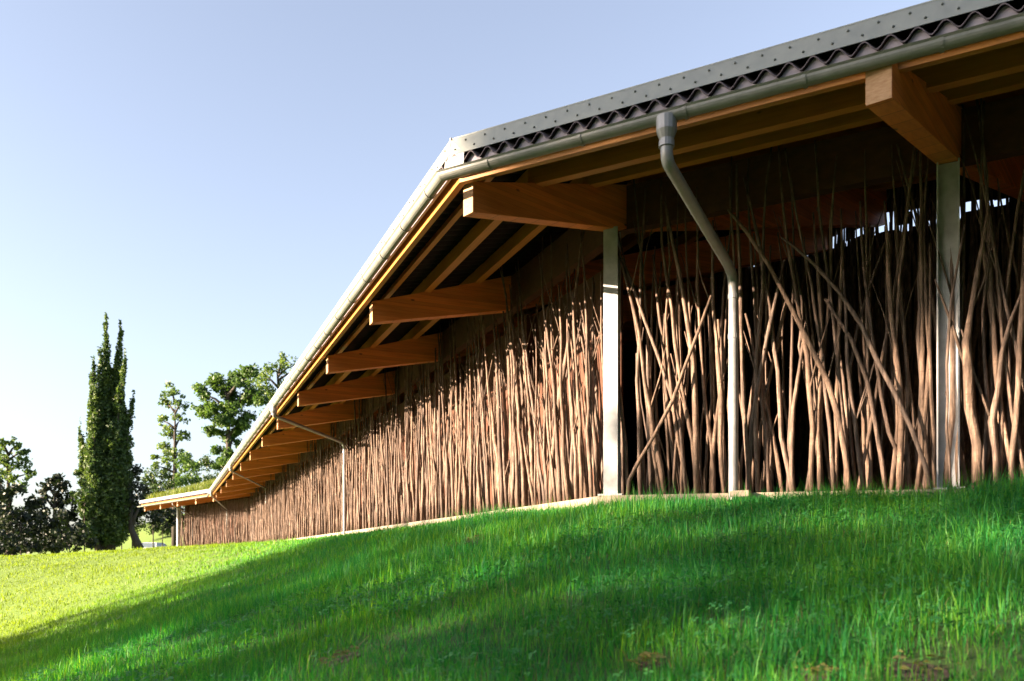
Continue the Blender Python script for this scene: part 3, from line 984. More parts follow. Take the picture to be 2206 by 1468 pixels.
for k in range(90):       # further right, beside the photograph
    s = 4.1 + 9.2 * (k + rnd.random()) / 90
    o_ = rnd.uniform(-.05, .12)
    p = (W1[0] + D1[0] * s + N1[0] * o_, W1[1] + D1[1] * s + N1[1] * o_)
    pts, rads = rand_pole(p, D1, N1, base_z(*p) - .02, rnd.uniform(2.4, 3.03), rnd.gauss(0, .1), 0, rnd.uniform(.018, .036))
    pole_mesh(back_poles, pts, rads)

# the dense sunlit side
left_rest = MB()
dens = 26.0
cand = []
for seg_i, (A_, D_, N_, Ls) in enumerate(((W1, D2, N2, L2), (W2, D3, N3, L3))):
    n = int(Ls * dens)
    for k in range(n):
        s = .10 + (Ls - .12) * (k + rnd.random() * .9) / n
        cand.append((seg_i, s, A_, D_, N_, k))
cand.sort(key=lambda c: (c[0], c[1]))
lim = 300 - n_single
rafter_word = ['between the corner post and the next rafter left', 'between the second and third rafters from the corner', 'between the third and fourth rafters from the corner', 'between the fourth and fifth rafters from the corner', 'beyond the fifth rafter from the corner']
for c_i, (seg_i, s, A_, D_, N_, k) in enumerate(cand):
    row = k % 4
    o_ = (.09, .02, -.12, -.24)[row] + rnd.uniform(-.04, .04)
    o_ = min(o_, .125)
    p = (A_[0] + D_[0] * s + N_[0] * o_, A_[1] + D_[1] * s + N_[1] * o_)
    if seg_i == 0 and s < .12: continue
    zt = (rnd.uniform(2.3, 3.0) if rnd.random() < .35 else rnd.uniform(3.1, 3.62)) if row < 2 else rnd.uniform(2.35, 3.03)
    if rnd.random() < .18: zt = rnd.uniform(1.7, 2.4)
    lean = rnd.gauss(.02, .06)
    if seg_i == 0 and s < 3.4: lean = rnd.gauss(.11, .085)
    if rnd.random() < .08: lean = rnd.choice((-1, 1)) * rnd.uniform(.12, .22)
    if s < .5: lean = abs(lean)
    r0 = rnd.uniform(.014, .027) * (1 if rnd.random() < .85 else 1.35)
    pts, rads = rand_pole(p, D_, N_, base_z(*p) - .02, zt, lean, rnd.uniform(-.02, .035), r0, bends=1)
    if c_i < lim:
        w = rafter_word[min(4, int(s / BAY))]
        tone = 'front' if row < 2 else 'rear'
        pole_object(pts, rads, f'thin pale {tone} row pole {w}', f'packed {tone} row poles {w}', twigs=rnd.choice((0, 1, 1, 2, 3)), seg=6)
        n_single += 1
    else:
        pole_mesh(left_rest, pts, rads, seg=5, twigs=rnd.choice((0, 1, 2)))
for f_ in (back_poles,):
    left_rest.add(f_.v, f_.f)
o = left_rest.build('packed_poles', M['bark_stuff'], smooth=True)
tag(o, 'mass of pale brown poles packed along the far side of the barn', 'poles', kind='stuff')

# back wall poles standing against the sky, inside the open bay
bp = MB()
_A, _B, _C = [np.array(q) for q in off(-4.93)[:3]]
_u, _w = (_A - _B) / np.linalg.norm(_A - _B), (_C - _B) / np.linalg.norm(_C - _B)
Ls = 9.0
for k in range(int(15 * 34)):
    s = k / 34 + rnd.uniform(0, .03)
    t_ = _u if s < 9 else _w
    p = _B + (_u * s if s < 9 else _w * (s - 9))
    sc = Ls - s
    tall = rnd.random() < (.66 + .25 * math.sin(sc * 1.7 + 1) ** 2)
    zt = rnd.uniform(4.9, 5.08) if tall else rnd.uniform(4.3, 4.8)
    pts, rads = rand_pole(p, t_, -t_[::-1] * [1, -1], .52, zt, rnd.gauss(0, .02), 0, rnd.uniform(.03, .05))
    pole_mesh(bp, pts, rads, seg=5)
bpart(bp, 'rear_stick_wall', M['bark_stuff'])['kind'] = 'stuff'

# ------------------------------------------------------------------ grass
def blades(n, X, Y, length, width, lean=.5, zoff=-.01, zfun=ground_z):
    Z = zfun(X, Y) + zoff
    ang = rs.uniform(0, 2 * math.pi, n)
    la = rs.uniform(0, 2 * math.pi, n)
    lm = np.abs(rs.normal(0, lean, n)) * length
    dx, dy = np.cos(ang) * width / 2, np.sin(ang) * width / 2
    lx, ly = np.cos(la) * lm, np.sin(la) * lm
    base = np.stack([X, Y, Z], -1)
    side = np.stack([dx, dy, np.zeros(n)], -1)
    mid = base + np.stack([lx * .35, ly * .35, length * .58], -1)
    tip = base + np.stack([lx, ly, length * np.clip(1 - .35 * (lm / length) ** 2, .35, 1)], -1)
    V = np.stack([base - side, base + side, mid + side * .8, mid - side * .8, tip], 1).reshape(-1, 3)
    j = np.arange(n)[:, None] * 5
    q = j + np.array([[0, 1, 2, 3]]); t = j + np.array([[3, 2, 4]])
    return V, q, t
def vnoise(X, Y, s, seed=0):
    a = np.sin(X * s + seed) * np.cos(Y * s * 1.13 - seed * 2) + .6 * np.sin(X * s * 2.3 - Y * s * 1.9 + seed * 3) + .4 * np.cos(X * s * 4.1 + Y * s * 3.7 + seed)
    return a / 2
SOIL = [((1975, 1455), .11), ((1760, 1466), .07), ((740, 1425), .09), ((1010, 1172), .12), ((1400, 1440), .06)]
def hit(px, py):
    """ground point behind a photo pixel"""
    for Yv in np.arange(1.2, 60, .02):
        p = P(px, py, Yv)
        if ground_z(p.x, p.y) >= p.z: return p
    return P(px, py, 20)
soil_pts = [(hit(*p), r) for p, r in SOIL]
bands = [  # y0, y1, half width factor, extra, density, length, width
 (1.2, 4.5, .68, .8, 6000, .072, .0034),
 (4.5, 9.0, .66, .8, 3600, .085, .0046),
 (9.0, 16.0, .66, .5, 1300, .065, .008),
 (16.0, 33.0, .66, .5, 420, .055, .014),
]
Vs, Qs, Ts = [], [], []
base_i = 0
for (y0, y1, hw, ex, den, ln, wd) in bands:
    area = (y1 - y0) * (hw * (y0 + y1) + 2 * ex)
    n = int(area * den)
    Y = np.sqrt(rs.uniform(y0 * y0, y1 * y1, n))
    X = rs.uniform(-1, 1, n) * (hw * Y + ex)
    d1 = (X - W1[0]) * N1[0] + (Y - W1[1]) * N1[1]
    d2 = (X - W1[0]) * N2[0] + (Y - W1[1]) * N2[1]
    d3 = (X - W2[0]) * N3[0] + (Y - W2[1]) * N3[1]
    keep = (np.maximum(d1, d2) > .16) & (np.maximum(d2, d3) > .16)
    dens_n = .86 + .4 * vnoise(X, Y, 2.6, 1) + .25 * vnoise(X, Y, 9, 4)
    for p, r in soil_pts:
        dens_n -= 1.1 * np.exp(-(((X - p.x) ** 2 + (Y - p.y) ** 2) / (r * r)))
    keep &= rs.uniform(0, 1, n) < np.clip(dens_n, .04, 1)
    X, Y, d1, d2 = X[keep], Y[keep], d1[keep], d2[keep]
    n = len(X)
    L = ln * np.exp(rs.normal(0, .35, n)) * (1 + .45 * vnoise(X, Y, 1.7, 2))
    lush = smooth01(2.4, .2, np.minimum(np.abs(d1), 9)) * smooth01(-.2, -1.2, d2)
    L = L * (1 - .5 * smooth01(1.2, .1, d2) * smooth01(1.2, .2, d1))
    L = L * (1 + .75 * lush) * np.where(d2 > 2.5, .8, 1)
    L = np.clip(L, .02, .26)
    W_ = wd * rs.uniform(.6, 1.4, n)
    V, q, t = blades(n, X, Y, L, W_, .42)
    Vs.append(V); Qs.append(q + base_i); Ts.append(t + base_i); base_i += len(V)
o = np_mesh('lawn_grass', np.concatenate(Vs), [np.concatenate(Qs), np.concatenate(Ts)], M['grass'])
tag(o, 'long green grass growing over the bank in front of the barn', 'grass', kind='stuff')
# dry blades and straw
n = 3200
Y = np.sqrt(rs.uniform(1.5, 90, n)); X = rs.uniform(-1, 1, n) * (.66 * Y + .4)
d1 = (X - W1[0]) * N1[0] + (Y - W1[1]) * N1[1]; d2 = (X - W1[0]) * N2[0] + (Y - W1[1]) * N2[1]
k = (np.maximum(d1, d2) > .2) & (vnoise(X, Y, 1.9, 6) > -.15)
X, Y = X[k], Y[k]
V, q, t = blades(len(X), X, Y, rs.uniform(.04, .10, len(X)), np.full(len(X), .0035), 1.1, .01)
o = np_mesh('dry_grass', V, [q, t], M['dry'])
tag(o, 'dry straw coloured blades scattered through the green grass', 'dry grass', kind='stuff')
# clover: three leaflets on a short stem
n = 14000
Y = np.sqrt(rs.uniform(1.4, 34, n)); X = rs.uniform(-1, 1, n) * (.66 * Y + .4)
ok = (vnoise(X, Y, 2.2, 9) > (.05 - .25 * (X > .3))) & (((X - W1[0]) * N1[0] + (Y - W1[1]) * N1[1]) > .4)
X, Y = X[ok], Y[ok]; n = len(X)
Z = ground_z(X, Y) + rs.uniform(.055, .12, n)
vsl, fsl = [], []
s = rs.uniform(.006, .012, n)
a0 = rs.uniform(0, 6.28, n)
tx, ty = rs.normal(0, .35, n), rs.normal(0, .35, n)
allV = []
for leaf in range(3):
    a = a0 + leaf * 2.094
    for (rr_, da) in ((0.05, 0), (1.0, -.55), (1.55, -.35), (1.4, 0), (1.55, .35), (1.0, .55)):
        x = np.cos(a + da) * rr_ * s; y = np.sin(a + da) * rr_ * s
        allV.append(np.stack([X + x, Y + y, Z + x * tx + y * ty], -1))
V = np.stack(allV, 1).reshape(-1, 3)
f = (np.arange(n * 3) * 6)[:, None] + np.arange(6)[None, :]
o = np_mesh('clover', V, [f], M['clover'])
tag(o, 'low clover leaves scattered through the foreground grass', 'clover', kind='stuff')
# bare soil and leaf litter
ms = mat('bare_soil', (.09, .06, .04), .95)
_v = coords(ms); _g = noise(ms, _v, 25, 8, .7)
set_color(ms, ramp(ms, _g, [(.3, (.02, .012, .009)), (.6, (.055, .035, .025)), (.8, (.12, .085, .06))]))
mb = MB()
for p, r in soil_pts:
    R0 = r * 1.1
    ring = [(0, 0)] + [(R0 * f_ * math.cos(a) * rnd.uniform(.85, 1.15), R0 * f_ * math.sin(a) * rnd.uniform(.85, 1.15)) for f_ in (.4, .7, 1) for a in [m * math.pi / 9 for m in range(18)]]
    vs = []
    for j, (x, y) in enumerate(ring):
        zz = float(ground_z(p.x + x, p.y + y)) + (.004 if j < 37 else -.02) + (rnd.uniform(0, .006) if j < 37 else 0)
        vs.append((p.x + x, p.y + y, zz))
    fs = [(0, 1 + k, 1 + (k + 1) % 18) for k in range(18)]
    for b_ in (1, 19):
        fs += [(b_ + k, b_ + 18 + k, b_ + 18 + (k + 1) % 18, b_ + (k + 1) % 18) for k in range(18)]
    mb.add(vs, fs)
    for _ in range(26):
        x, y = rnd.gauss(0, r * .5), rnd.gauss(0, r * .5)
        q = Vector((p.x + x, p.y + y, float(ground_z(p.x + x, p.y + y)) + .028))
        a = rnd.uniform(0, 3.14); l = rnd.uniform(.008, .03)
        mb.add([q + Vector((math.cos(a) * l, math.sin(a) * l, .002)), q + Vector((-math.sin(a) * l * .4, math.cos(a) * l * .4, .01)), q - Vector((math.cos(a) * l, math.sin(a) * l, 0)), q + Vector((math.sin(a) * l * .4, -math.cos(a) * l * .4, 0))], [(0, 1, 2, 3)], 1)
o = mb.build('soil', [ms, M['dry']])
tag(o, 'patches of bare brown soil and dead leaves showing through the grass', 'soil', kind='stuff')

# gravel and fallen bark at the foot of the plinth
mb = MB()
_L = off(.24)
for k in range(420):
    i = 0 if k % 2 else 1
    a, b = np.array(_L[1]), np.array(_L[0] if i == 0 else _L[2])
    t = abs(rnd.gauss(0, .35)) if i == 0 else abs(rnd.gauss(0, .25))
    if t > 1: continue
    p = a + (b - a) * t; n_ = NORM[i]; o_ = rnd.uniform(-.06, .12)
    x, y = p[0] + n_[0] * o_, p[1] + n_[1] * o_
    z = float(ground_z(x, y)); r_ = rnd.uniform(.008, .028)
    pts = [Vector((x, y, z + r_ * .5)) + Vector((math.cos(q_) * r_ * rnd.uniform(.7, 1.3), math.sin(q_) * r_ * rnd.uniform(.7, 1.3), rnd.uniform(-.4, .4) * r_)) for q_ in (0, 1.57, 3.14, 4.71)]
    top = Vector((x, y, z + r_ * 1.5)); bot = Vector((x, y, z - r_))
    mb.add(pts + [top, bot], [(0, 1, 4), (1, 2, 4), (2, 3, 4), (3, 0, 4), (1, 0, 5), (2, 1, 5), (3, 2, 5), (0, 3, 5)])
o = mb.build('gravel', M['concrete'])
tag(o, 'small stones and rubble scattered at the foot of the barn plinth', 'gravel', kind='stuff')

# plants on the roof
n = 26000
A_, B_ = off(1.6, ENDX - .1), off(-5.3, ENDX - .1)
Vs, Qs, Ts, bi = [], [], [], 0
for i, nn in ((0, 3000), (1, 6000), (2, 17000)):
    u, v = rs.uniform(0, 1, nn), rs.uniform(0, 1, nn)
    a0_, a1_, b0_, b1_ = [np.array(p) for p in (A_[i], A_[i + 1], B_[i], B_[i + 1])]
    e = a0_ + (a1_ - a0_) * u[:, None]; g_ = b0_ + (b1_ - b0_) * u[:, None]
    pt = e + (g_ - e) * v[:, None]
    o_arr = 1.6 + (-5.3 - 1.6) * v
    zz = zr(o_arr) + .145
    L = rs.uniform(.04, .10, nn) if i < 2 else rs.uniform(.12, .36, nn)
    V, q, t = blades(nn, pt[:, 0], pt[:, 1], L, np.full(nn, .007 if i < 2 else .022), .35, 0, lambda X, Y, z=zz: z)
    Vs.append(V); Qs.append(q + bi); Ts.append(t + bi); bi += len(V)
o = np_mesh('roof_plants', np.concatenate(Vs), [np.concatenate(Qs), np.concatenate(Ts)], M['roofgrass'])
tag(o, 'yellow green grass and sedum growing on the barn roof', 'roof plants', kind='stuff')

# ------------------------------------------------------------------ trees
def leaf_cloud(clumps, leaf, per_m2, thick=.5, up=.0):
    """clumps: (x,y,z, rx,ry,rz). leaves lie near the surface and inside each clump"""
    vv = []
    for (x, y, z, rx, ry, rz) in clumps:
        n = max(12, int(per_m2 * 6 * (rx * ry + rx * rz + ry * rz) / 3 * 3.14))
        d = rs.normal(0, 1, (n, 3)); d /= np.linalg.norm(d, axis=1)[:, None]
        r = rs.uniform(1 - thick, 1.08, n) ** 1.0
        r *= 1 + .22 * np.sin(d[:, 0] * 5 + x) * np.cos(d[:, 2] * 6 + z)
        c = d * r[:, None] * np.array([rx, ry, rz]) + np.array([x, y, z])
        nrm = rs.normal(0, 1, (n, 3)) + d * .5 + np.array([0, 0, up])
        nrm /= np.linalg.norm(nrm, axis=1)[:, None]
        t = np.cross(nrm, rs.normal(0, 1, (n, 3))); t /= np.linalg.norm(t, axis=1)[:, None]
        b = np.cross(nrm, t)
        s = leaf * rs.uniform(.6, 1.3, n)[:, None]
        vv.append(np.stack([c - t * s, c - b * s * .55, c + t * s, c + b * s * .55], 1))
    V = np.concatenate(vv).reshape(-1, 3)
    f = np.arange(len(V)).reshape(-1, 4)
    return V, f
def tree(name, foot, clumps, limbs, m, leaf, per, label, cat='tree', group=None, thick=.5, trunk_name='trunk', crown_name='crown', tm=None):
    """clumps / limbs relative to foot"""
    root = empty(name, foot, label, cat, group)
    mb = MB()
    for pts, rads in limbs: mb.tube(pts, rads, 8)
    mb.build(trunk_name, tm or M['trunk'], root, smooth=True)
    V, f = leaf_cloud(clumps, leaf, per, thick)
    np_mesh(crown_name, V, [f], m, root)
    return root
def at(px, Y):
    x = (px - CX) / F * Y
    return Vector((x, Y, float(ground_z(x, Y)) - .05))
def pxr(foot, px, py):     # photo pixel to the tree's own upright plane, relative to its foot
    q = P(px, py, foot.y); return q - foot

# poplar: upright plumes traced as narrow stacked clumps
foot = at(228, 60)
cl, lm = [], []
plumes = [  # base px x, top (x,y), radius px at the widest, start y
 ((226, 1165), (229, 690), 15, 0), ((238, 1150), (256, 702), 12, .3), ((245, 1120), (276, 778), 11, -.4), ((214, 1140), (190, 818), 13, .5),
 ((205, 1150), (176, 930), 14, -.3), ((255, 1100), (284, 860), 10, .2), ((222, 1150), (212, 790), 13, -.8), ((236, 1140), (240, 770), 14, .8), ((210, 1160), (183, 1010), 18, .3),
 ((250, 1150), (268, 960), 18, -.2), ((228, 1165), (225, 900), 30, .1), ((232, 1160), (234, 800), 22, -.2), ((222, 1160), (218, 850), 24, .5), ((234, 1150), (243, 800), 17, .1), ((226, 1150), (221, 770), 14, -.4), ((246, 1140), (262, 850), 20, .2), ((210, 1150), (195, 900), 18, .1)]
for (bx, by), (tx_, ty_), rp, dy in plumes:
    n = int((by - ty_) / 13)
    path = []
    for k in range(n + 1):
        t = k / n
        px = bx + (tx_ - bx) * t ** 1.4; py = by + (ty_ - by) * t
        c = pxr(foot, px, py); c.y += dy * 1.6 * (1 - .4 * t)
        w = rp / F * foot.y * (math.sin(math.pi * min(1, .25 + .75 * t)) ** .6 if t < 1 else .1) * (1 - .55 * t) + .07
        path.append(c.copy())
        for _ in range(3):
            q = c + Vector((rnd.uniform(-.9, .9) * w, rnd.uniform(-.8, .8) * w * 1.3, rnd.uniform(-.2, .2)))
            cl.append((q.x, q.y, q.z, w * rnd.uniform(.7, 1.1), w * rnd.uniform(.7, 1.1), rnd.uniform(.4, .7)))
    lm.append(([Vector((0, 0, 0))] + path[::3], [.30] + [.13 * (1 - j / (len(path[::3]) + 1)) + .01 for j in range(len(path[::3]))]))
tree('poplar', foot, cl, lm, M['poplar'], .12, 30, 'tall narrow poplar with several upright spires standing beyond the lawn', thick=.7)

def broad(px, Y, blobs, m, leaf, per, label, name='broadleaf_tree', trunk=.22, group=None, thick=.6, sub=5,  cat='tree', depth=.8, lims=True, tr=None):
    """blobs: (photo x, photo y, radius px) ellipses; each broken into smaller clumps"""
    foot = at(px, Y)
    cl, lm = [], []
    top = min(b[1] for b in blobs)
    tp = pxr(foot, tr[0] if tr else px, top + 25)
    trunkpts = [Vector((0, 0, 0)), Vector((tp.x * .3, 0, tp.z * .35)), Vector((tp.x * .7, 0, tp.z * .7)), Vector((tp.x, 0, tp.z))]
    lm.append((trunkpts, [trunk, trunk * .75, trunk * .45, .03]))
    for (bx, by, br) in blobs:
        c = pxr(foot, bx, by); w = br / F * Y
        c.y += rnd.uniform(-depth, depth) * w
        if lims:
            h = max(.3, c.z - w * 1.2)
            f_ = min(1, h / max(.1, tp.z))
            st = Vector((tp.x * f_, 0, min(h, tp.z)))
            lm.append(([st, st.lerp(c, .5) + Vector((0, 0, w * .2)), c], [trunk * .35, trunk * .22, .02]))
        for _ in range(sub + 4):
            d = Vector((rnd.gauss(0, 1), rnd.gauss(0, 1), rnd.gauss(0, 1))).normalized() * rnd.uniform(.3, .85)
            r = w * rnd.uniform(.28, .58)
            cl.append((c.x + d.x * w, c.y + d.y * w, c.z + d.z * w, r, r, r * .75))
    return tree(name, foot, cl, lm, m, leaf, per, label, cat, group, thick)

BT = 'trees beyond the barn'
broad(377, 78, [(372, 845, 20), (352, 868, 17), (392, 870, 18), (345, 905, 16), (385, 905, 20), (362, 930, 18), (390, 940, 18), (352, 965, 18), (372, 985, 22), (395, 985, 20), (340, 1005, 12), (410, 1010, 18), (360, 1020, 18), (332, 985, 8)],
      M['ash'], .16, 11, 'slim pale green tree with gaps in its crown, right of the poplar', group=BT, trunk=.35, sub=5)
broad(492, 82, [(468, 822, 32), (500, 815, 32), (535, 818, 30), (440, 850, 28), (430, 880, 18), (485, 855, 34), (520, 860, 32), (550, 850, 28), (455, 885, 26), (492, 900, 32), (530, 905, 30), (465, 925, 22), (500, 945, 26), (470, 965, 20), (495, 985, 22), (470, 1000, 16), (450, 930, 12)],
      M['oak'], .18, 15, 'large full green tree beside the slim pale tree, above the barn roof', group=BT, trunk=.5, sub=6)
broad(600, 88, [(560, 805, 26), (572, 835, 34), (600, 800, 28), (612, 780, 18), (632, 785, 20), (590, 860, 26), (620, 830, 26), (640, 800, 16), (560, 860, 22), (575, 900, 26), (560, 940, 22)],
      M['ash'], .17, 6, 'thin topped tree rising highest behind the barn roof', group=BT, trunk=.4, sub=5)
broad(640, 96, [(640, 850, 30), (670, 880, 30), (610, 900, 30), (650, 930, 30)], M['oak'], .2, 5, 'tree mostly hidden behind the long barn roof', group=BT)
# left group
LT = 'trees at the left edge'
broad(18, 62, [(10, 955, 18), (35, 960, 18), (55, 975, 14), (15, 985, 24), (48, 995, 20), (60, 1020, 16), (20, 1020, 28), (45, 1040, 22), (-15, 980, 26), (-20, 1030, 34)],
      M['ash'], .16, 8, 'pale leafed tree with sunlit top at the left edge of the photo', group=LT, trunk=.3, sub=5)
broad(118, 58, [(118, 1030, 20), (100, 1045, 20), (138, 1048, 18), (90, 1070, 22), (120, 1075, 26), (148, 1075, 20), (95, 1105, 26), (130, 1110, 28), (155, 1115, 22), (105, 1140, 28), (140, 1150, 28), (118, 1170, 30)],
      M['darkleaf'], .17, 10, 'dark rounded tree between the left edge tree and the poplar', group=LT, trunk=.3, sub=6)
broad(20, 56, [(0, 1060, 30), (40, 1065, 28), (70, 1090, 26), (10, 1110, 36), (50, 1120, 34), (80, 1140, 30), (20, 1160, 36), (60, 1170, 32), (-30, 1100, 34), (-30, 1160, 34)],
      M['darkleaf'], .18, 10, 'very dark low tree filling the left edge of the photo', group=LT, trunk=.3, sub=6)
BU = 'shrubs along the far edge of the lawn'
def shrub(px, Y, blobs, m, label, leaf=.13, per=12):
    return broad(px, Y, blobs, m, leaf, per, label, 'shrub', .06, BU, .6, 6, 'shrub')
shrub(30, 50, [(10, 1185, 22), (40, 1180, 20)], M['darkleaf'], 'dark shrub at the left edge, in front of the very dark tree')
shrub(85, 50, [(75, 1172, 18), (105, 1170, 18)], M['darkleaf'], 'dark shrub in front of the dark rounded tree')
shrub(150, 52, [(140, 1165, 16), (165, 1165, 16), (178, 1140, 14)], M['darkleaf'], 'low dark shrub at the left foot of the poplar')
shrub(182, 56, [(180, 1040, 14), (172, 1070, 18), (182, 1100, 20), (186, 1135, 20), (165, 1020, 9), (196, 1070, 18)], M['bush'], 'sunlit yellowish shrub against the left side of the poplar')
shrub(285, 62, [(285, 1040, 22), (300, 1020, 18), (275, 1070, 24), (300, 1065, 24), (290, 1100, 26), (315, 1100, 24), (280, 1125, 24), (330, 1110, 24)], M['darkleaf'], 'dark shrub right of the poplar behind the leaning trunk', .14)
shrub(330, 72, [(330, 1020, 22), (355, 1030, 22), (320, 1045, 22), (345, 1060, 26), (370, 1050, 24), (360, 1090, 26), (330, 1085, 24)], M['bush'], 'mid green bush beneath the slim pale tree')
shrub(400, 74, [(395, 1000, 26), (420, 1010, 22), (385, 1035, 24), (410, 1040, 26), (435, 1045, 20), (400, 1075, 26)], M['oak'], 'rounded light green bush beneath the slim tree, touching the barn roof')
shrub(350, 66, [(340, 1125, 18), (365, 1125, 18), (350, 1105, 20), (380, 1110, 22), (405, 1110, 22)], M['darkleaf'], 'shaded shrub under the far end of the barn eave')
shrub(470, 84, [(450, 1000, 24), (480, 1010, 24), (510, 1010, 24), (460, 1040, 26), (500, 1045, 26)], M['bush'], 'olive shrub just behind the far corner of the barn roof')
shrub(45, 53, [(-20, 1150, 30), (20, 1150, 30), (60, 1150, 28), (30, 1110, 30), (-10, 1100, 30)], M['darkleaf'], 'broad black shrub filling the gap under the left edge trees')
shrub(20, 49, [(-30, 1185, 26), (5, 1190, 24), (40, 1182, 22), (75, 1180, 20), (20, 1160, 24)], M['darkleaf'], 'lowest black shrub at the very left edge, its foot in the lawn')
shrub(150, 50, [(110, 1176, 18), (140, 1172, 20), (170, 1172, 18), (195, 1170, 16), (130, 1150, 22), (165, 1150, 22)], M['darkleaf'], 'long dark shrub left of the poplar foot, touching the lawn')
shrub(120, 54, [(95, 1150, 28), (130, 1150, 28), (160, 1150, 26), (110, 1120, 26), (150, 1120, 24)], M['darkleaf'], 'black shrub under the dark rounded tree')
shrub(262, 64, [(245, 1150, 24), (265, 1145, 22), (262, 1115, 22), (275, 1090, 22)], M['darkleaf'], 'dark shrub at the right foot of the poplar')
shrub(395, 90, [(300, 1130, 26), (330, 1135, 24), (360, 1135, 24), (395, 1130, 26), (300, 1100, 26), (340, 1100, 26)], M['bush'], 'wide hedge like shrub on the rise behind the parked car')
# leaning dark trunk
f0 = at(297, 60)
lean_t = empty('leaning_tree', f0, 'black leaning tree trunk between the poplar and the end of the barn', 'tree')
mb = MB()
mb.tube([pxr(f0, 300, 1183), pxr(f0, 292, 1163), pxr(f0, 283, 1140), pxr(f0, 281, 1110), pxr(f0, 286, 1070)], [.34, .26, .2, .17, .1], 9)
mb.tube([pxr(f0, 283, 1140), pxr(f0, 290, 1115), pxr(f0, 302, 1090)], [.14, .1, .05], 7)
mb.build('trunk', M['tyre'] if False else M['trunk'], lean_t, smooth=True)
V, f = leaf_cloud([(*pxr(f0, x, y), r, r, r * .8) for x, y, r in ((286, 1060, .8), (300, 1080, .8), (275, 1085, .7), (292, 1045, .7))], .13, 10)
np_mesh('crown', V, [f], M['darkleaf'], lean_t)

# trees that stand to the left, out of the picture, and shade the bank
su = Vector((to_sun.x, to_sun.y, 0)).normalized(); sq = Vector((-su.y, su.x, 0)) * -1
if sq.y < 0: sq = -sq
tanE = math.tan(SUN_E)
def shade_z(z_wall, r):    # ray height at distance r towards the sun from the wall line
    return z_wall + tanE * (r + 3)
def shade_tree(q, r, half, zw_top, label, dense, bottom=None, leaf=.17, m='oak', canopy=None):
    p = su * r + sq * q
    gz = float(ground_z(p.x, p.y))
    root = empty('broadleaf_tree', (p.x, p.y, gz), label, 'tree', 'trees out of view on the left')
    top = shade_z(zw_top, r) - gz
    cl = []
    z = .3 if bottom is None else bottom
    while z < top - .25:
        n = max(3, int(half * 3.2))
        for k in range(n):
            qq = -half + 2 * half * (k + rnd.random()) / n
            rr_ = rnd.uniform(.55, .8)
            taper = 1
            zz = min(z + rnd.uniform(-.2, .2), top - rr_ * .75)
            c = sq * qq * taper + su * rnd.uniform(-1.2, 1.2)
            cl.append((c.x, c.y, zz, rr_, rr_, rr_ * .8))
        z += .75
    if canopy:
        for k in range(canopy[2]):
            c = sq * rnd.uniform(-half, half) + su * rnd.uniform(-1.2, 1.2)
            cl.append((c.x, c.y, shade_z(rnd.uniform(canopy[0], canopy[1]), r) - gz, .6, .6, .5))
    mb = MB()
    mb.tube([(0, 0, -.3), (.1, 0, top * .4), (0, .1, top * .85)], [.28, .2, .06], 8)
    for k in range(7):
        zz = top * rnd.uniform(.3, .8); c = sq * rnd.uniform(-half, half) * .8
        mb.tube([(0, 0, zz * .8), (c.x * .5, c.y * .5, zz), (c.x, c.y, zz + .5)], [.1, .06, .02], 6)
    mb.build('trunk', M['trunk'], root, smooth=True)
    V, f = leaf_cloud(cl, leaf, dense * .85, .8)
    np_mesh('crown', V, [f], M[m], root)
shade_tree(14.35, 27, 1.9, .56, 'lowest hedge tree of the row left of the camera, farthest along', 8)
shade_tree(10.6, 28, 2.2, .58, 'hedge tree second from the far end of the row left of the camera', 8)
shade_tree(9.2, 33, 1.8, .62, 'hedge tree standing behind the low row left of the camera', 8)
shade_tree(12.6, 32, 2.0, .58, 'hedge tree behind the far end of the low row left of the camera', 8)
shade_tree(7.9, 29, 1.3, .66, 'short hedge tree in the middle of the row left of the camera', 4.5)
shade_tree(4.9, 27, 2.0, 1.35, 'bushy tree in the row left of the camera, taller than its far neighbour', 6)
shade_tree(4.25, 31, 1.75, 4.2, 'tall loose tree in the row left of the camera', 4.2, canopy=(2.55, 4.0, 90))
shade_tree(1.7, 31, 1.6, 4.2, 'tall dense tree near the camera end of the row on the left', 5.0)
shade_tree(-1.5, 28, 2.6, 3.6, 'tall broad tree at the near end of the row left of the camera', 4.6)
shade_tree(-7, 26, 3.2, 3.5, 'tall dense tree behind the camera on the left', 3.0)

for (bx_, by_, hh, lab_) in ((-6, -15, 15, 'large dark tree added behind the camera to block sky light'), (3, -17, 16, 'tallest tree added behind the camera to block sky light'), (12, -13, 14, 'large tree added behind the camera on the right to block sky light'), (21, -6, 14, 'large tree added to the right of the camera to block sky light'), (-15, -14, 13, 'broad tree added behind the camera on the far left to block sky light')):  # unseen trees, added to keep sky light off the barn and bank
    gz = float(ground_z(bx_, by_))
    root = empty('broadleaf_tree', (bx_, by_, gz), lab_, 'tree', 'trees added behind the camera to block sky light')
    mb = MB(); mb.tube([(0, 0, -.3), (.2, 0, hh * .4), (0, .2, hh * .8)], [.45, .3, .08], 8); mb.build('trunk', M['trunk'], root, smooth=True)
    cl = [(rnd.uniform(-4.5, 4.5), rnd.uniform(-3, 3), rnd.uniform(1.5, hh - 1), 1.9, 1.9, 1.4) for _ in range(70)]
    V, f = leaf_cloud(cl, .32, 4.0, .9)
    np_mesh('crown', V, [f], M['oak'], root)

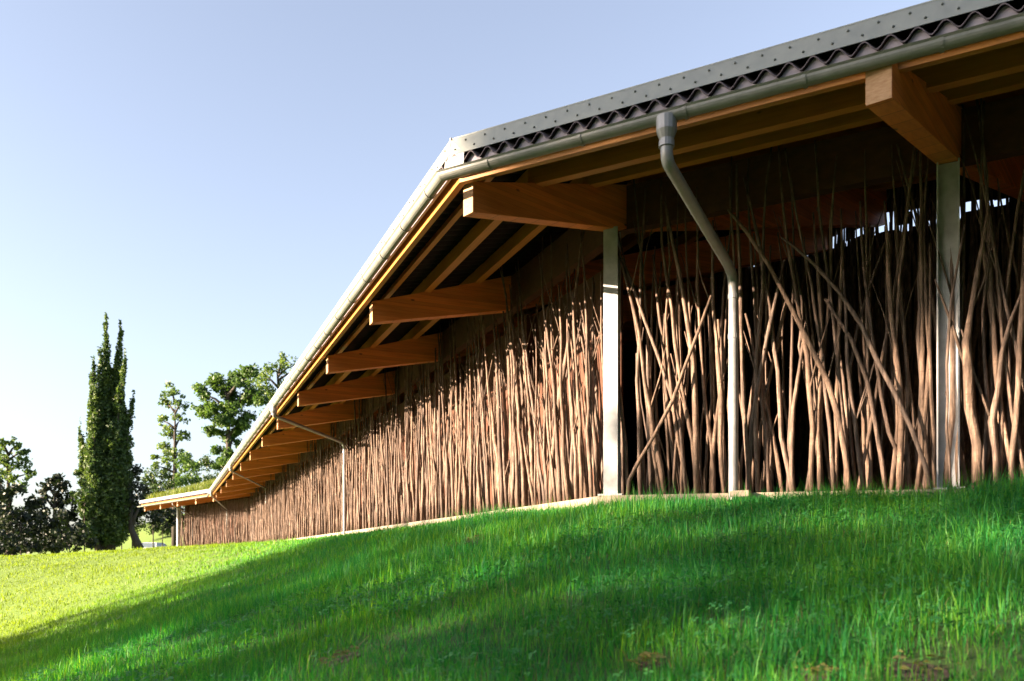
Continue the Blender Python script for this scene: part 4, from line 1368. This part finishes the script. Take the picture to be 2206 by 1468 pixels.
# ------------------------------------------------------------------ parked car (its roof shows above the lawn crest)
cf = at(332, 78); cf.z = 2.12 - 1.42
car = empty('parked_car', cf, 'white parked car, only its roof showing over the lawn near the barn end', 'car')
mb = MB()
secs = [(-2.0, .35, .75), (-1.9, .25, .95), (-1.2, .22, 1.0), (.9, .22, 1.02), (1.9, .25, .95), (2.0, .35, .75)]
def ringc(y, z0, z1, w, tuck=.06):
    return [(-w + tuck, y, z0), (-w, y, z0 + .2), (-w, y, z1 - .12), (-w + .08, y, z1), (w - .08, y, z1), (w, y, z1 - .12), (w, y, z0 + .2), (w - tuck, y, z0)]
rv = [ringc(y, z0, z1, .84 - (.1 if abs(y) > 1.85 else 0)) for y, z0, z1 in secs]
vs = [p for r_ in rv for p in r_]; fs = []
for i in range(len(rv) - 1):
    for k in range(8):
        fs.append((i * 8 + k, i * 8 + (k + 1) % 8, i * 8 + 8 + (k + 1) % 8, i * 8 + 8 + k))
fs += [tuple(range(7, -1, -1)), tuple(40 + k for k in range(8))]
mb.add(vs, fs)
mb.build('body', M['carpaint'], car, bevel=.03)
mb = MB()
mb.hexa([(-.80, -1.5, .98), (.80, -1.5, .98), (.80, 1.3, .98), (-.80, 1.3, .98), (-.62, -1.0, 1.38), (.62, -1.0, 1.38), (.62, .75, 1.38), (-.62, .75, 1.38)])
mb.build('windows', M['glass'], car)
mb = MB()
mb.hexa([(-.64, -1.02, 1.375), (.64, -1.02, 1.375), (.64, .77, 1.375), (-.64, .77, 1.375), (-.56, -.9, 1.43), (.56, -.9, 1.43), (.56, .65, 1.43), (-.56, .65, 1.43)])
for sx in (-1, 1):
    mb.tube([(sx * .80, -1.5, .98), (sx * .625, -1.0, 1.385)], .035, 6)
    mb.tube([(sx * .80, 1.3, .98), (sx * .625, .75, 1.385)], .035, 6)
mb.build('roof', M['carpaint'], car)
for sx in (-1, 1):
    for sy in (-1.25, 1.25):
        mb = MB(); mb.tube([(sx * .70, sy, .30), (sx * .86, sy, .30)], .30, 16)
        mb.build('wheel', M['tyre'], car)
print('poles single', n_single)
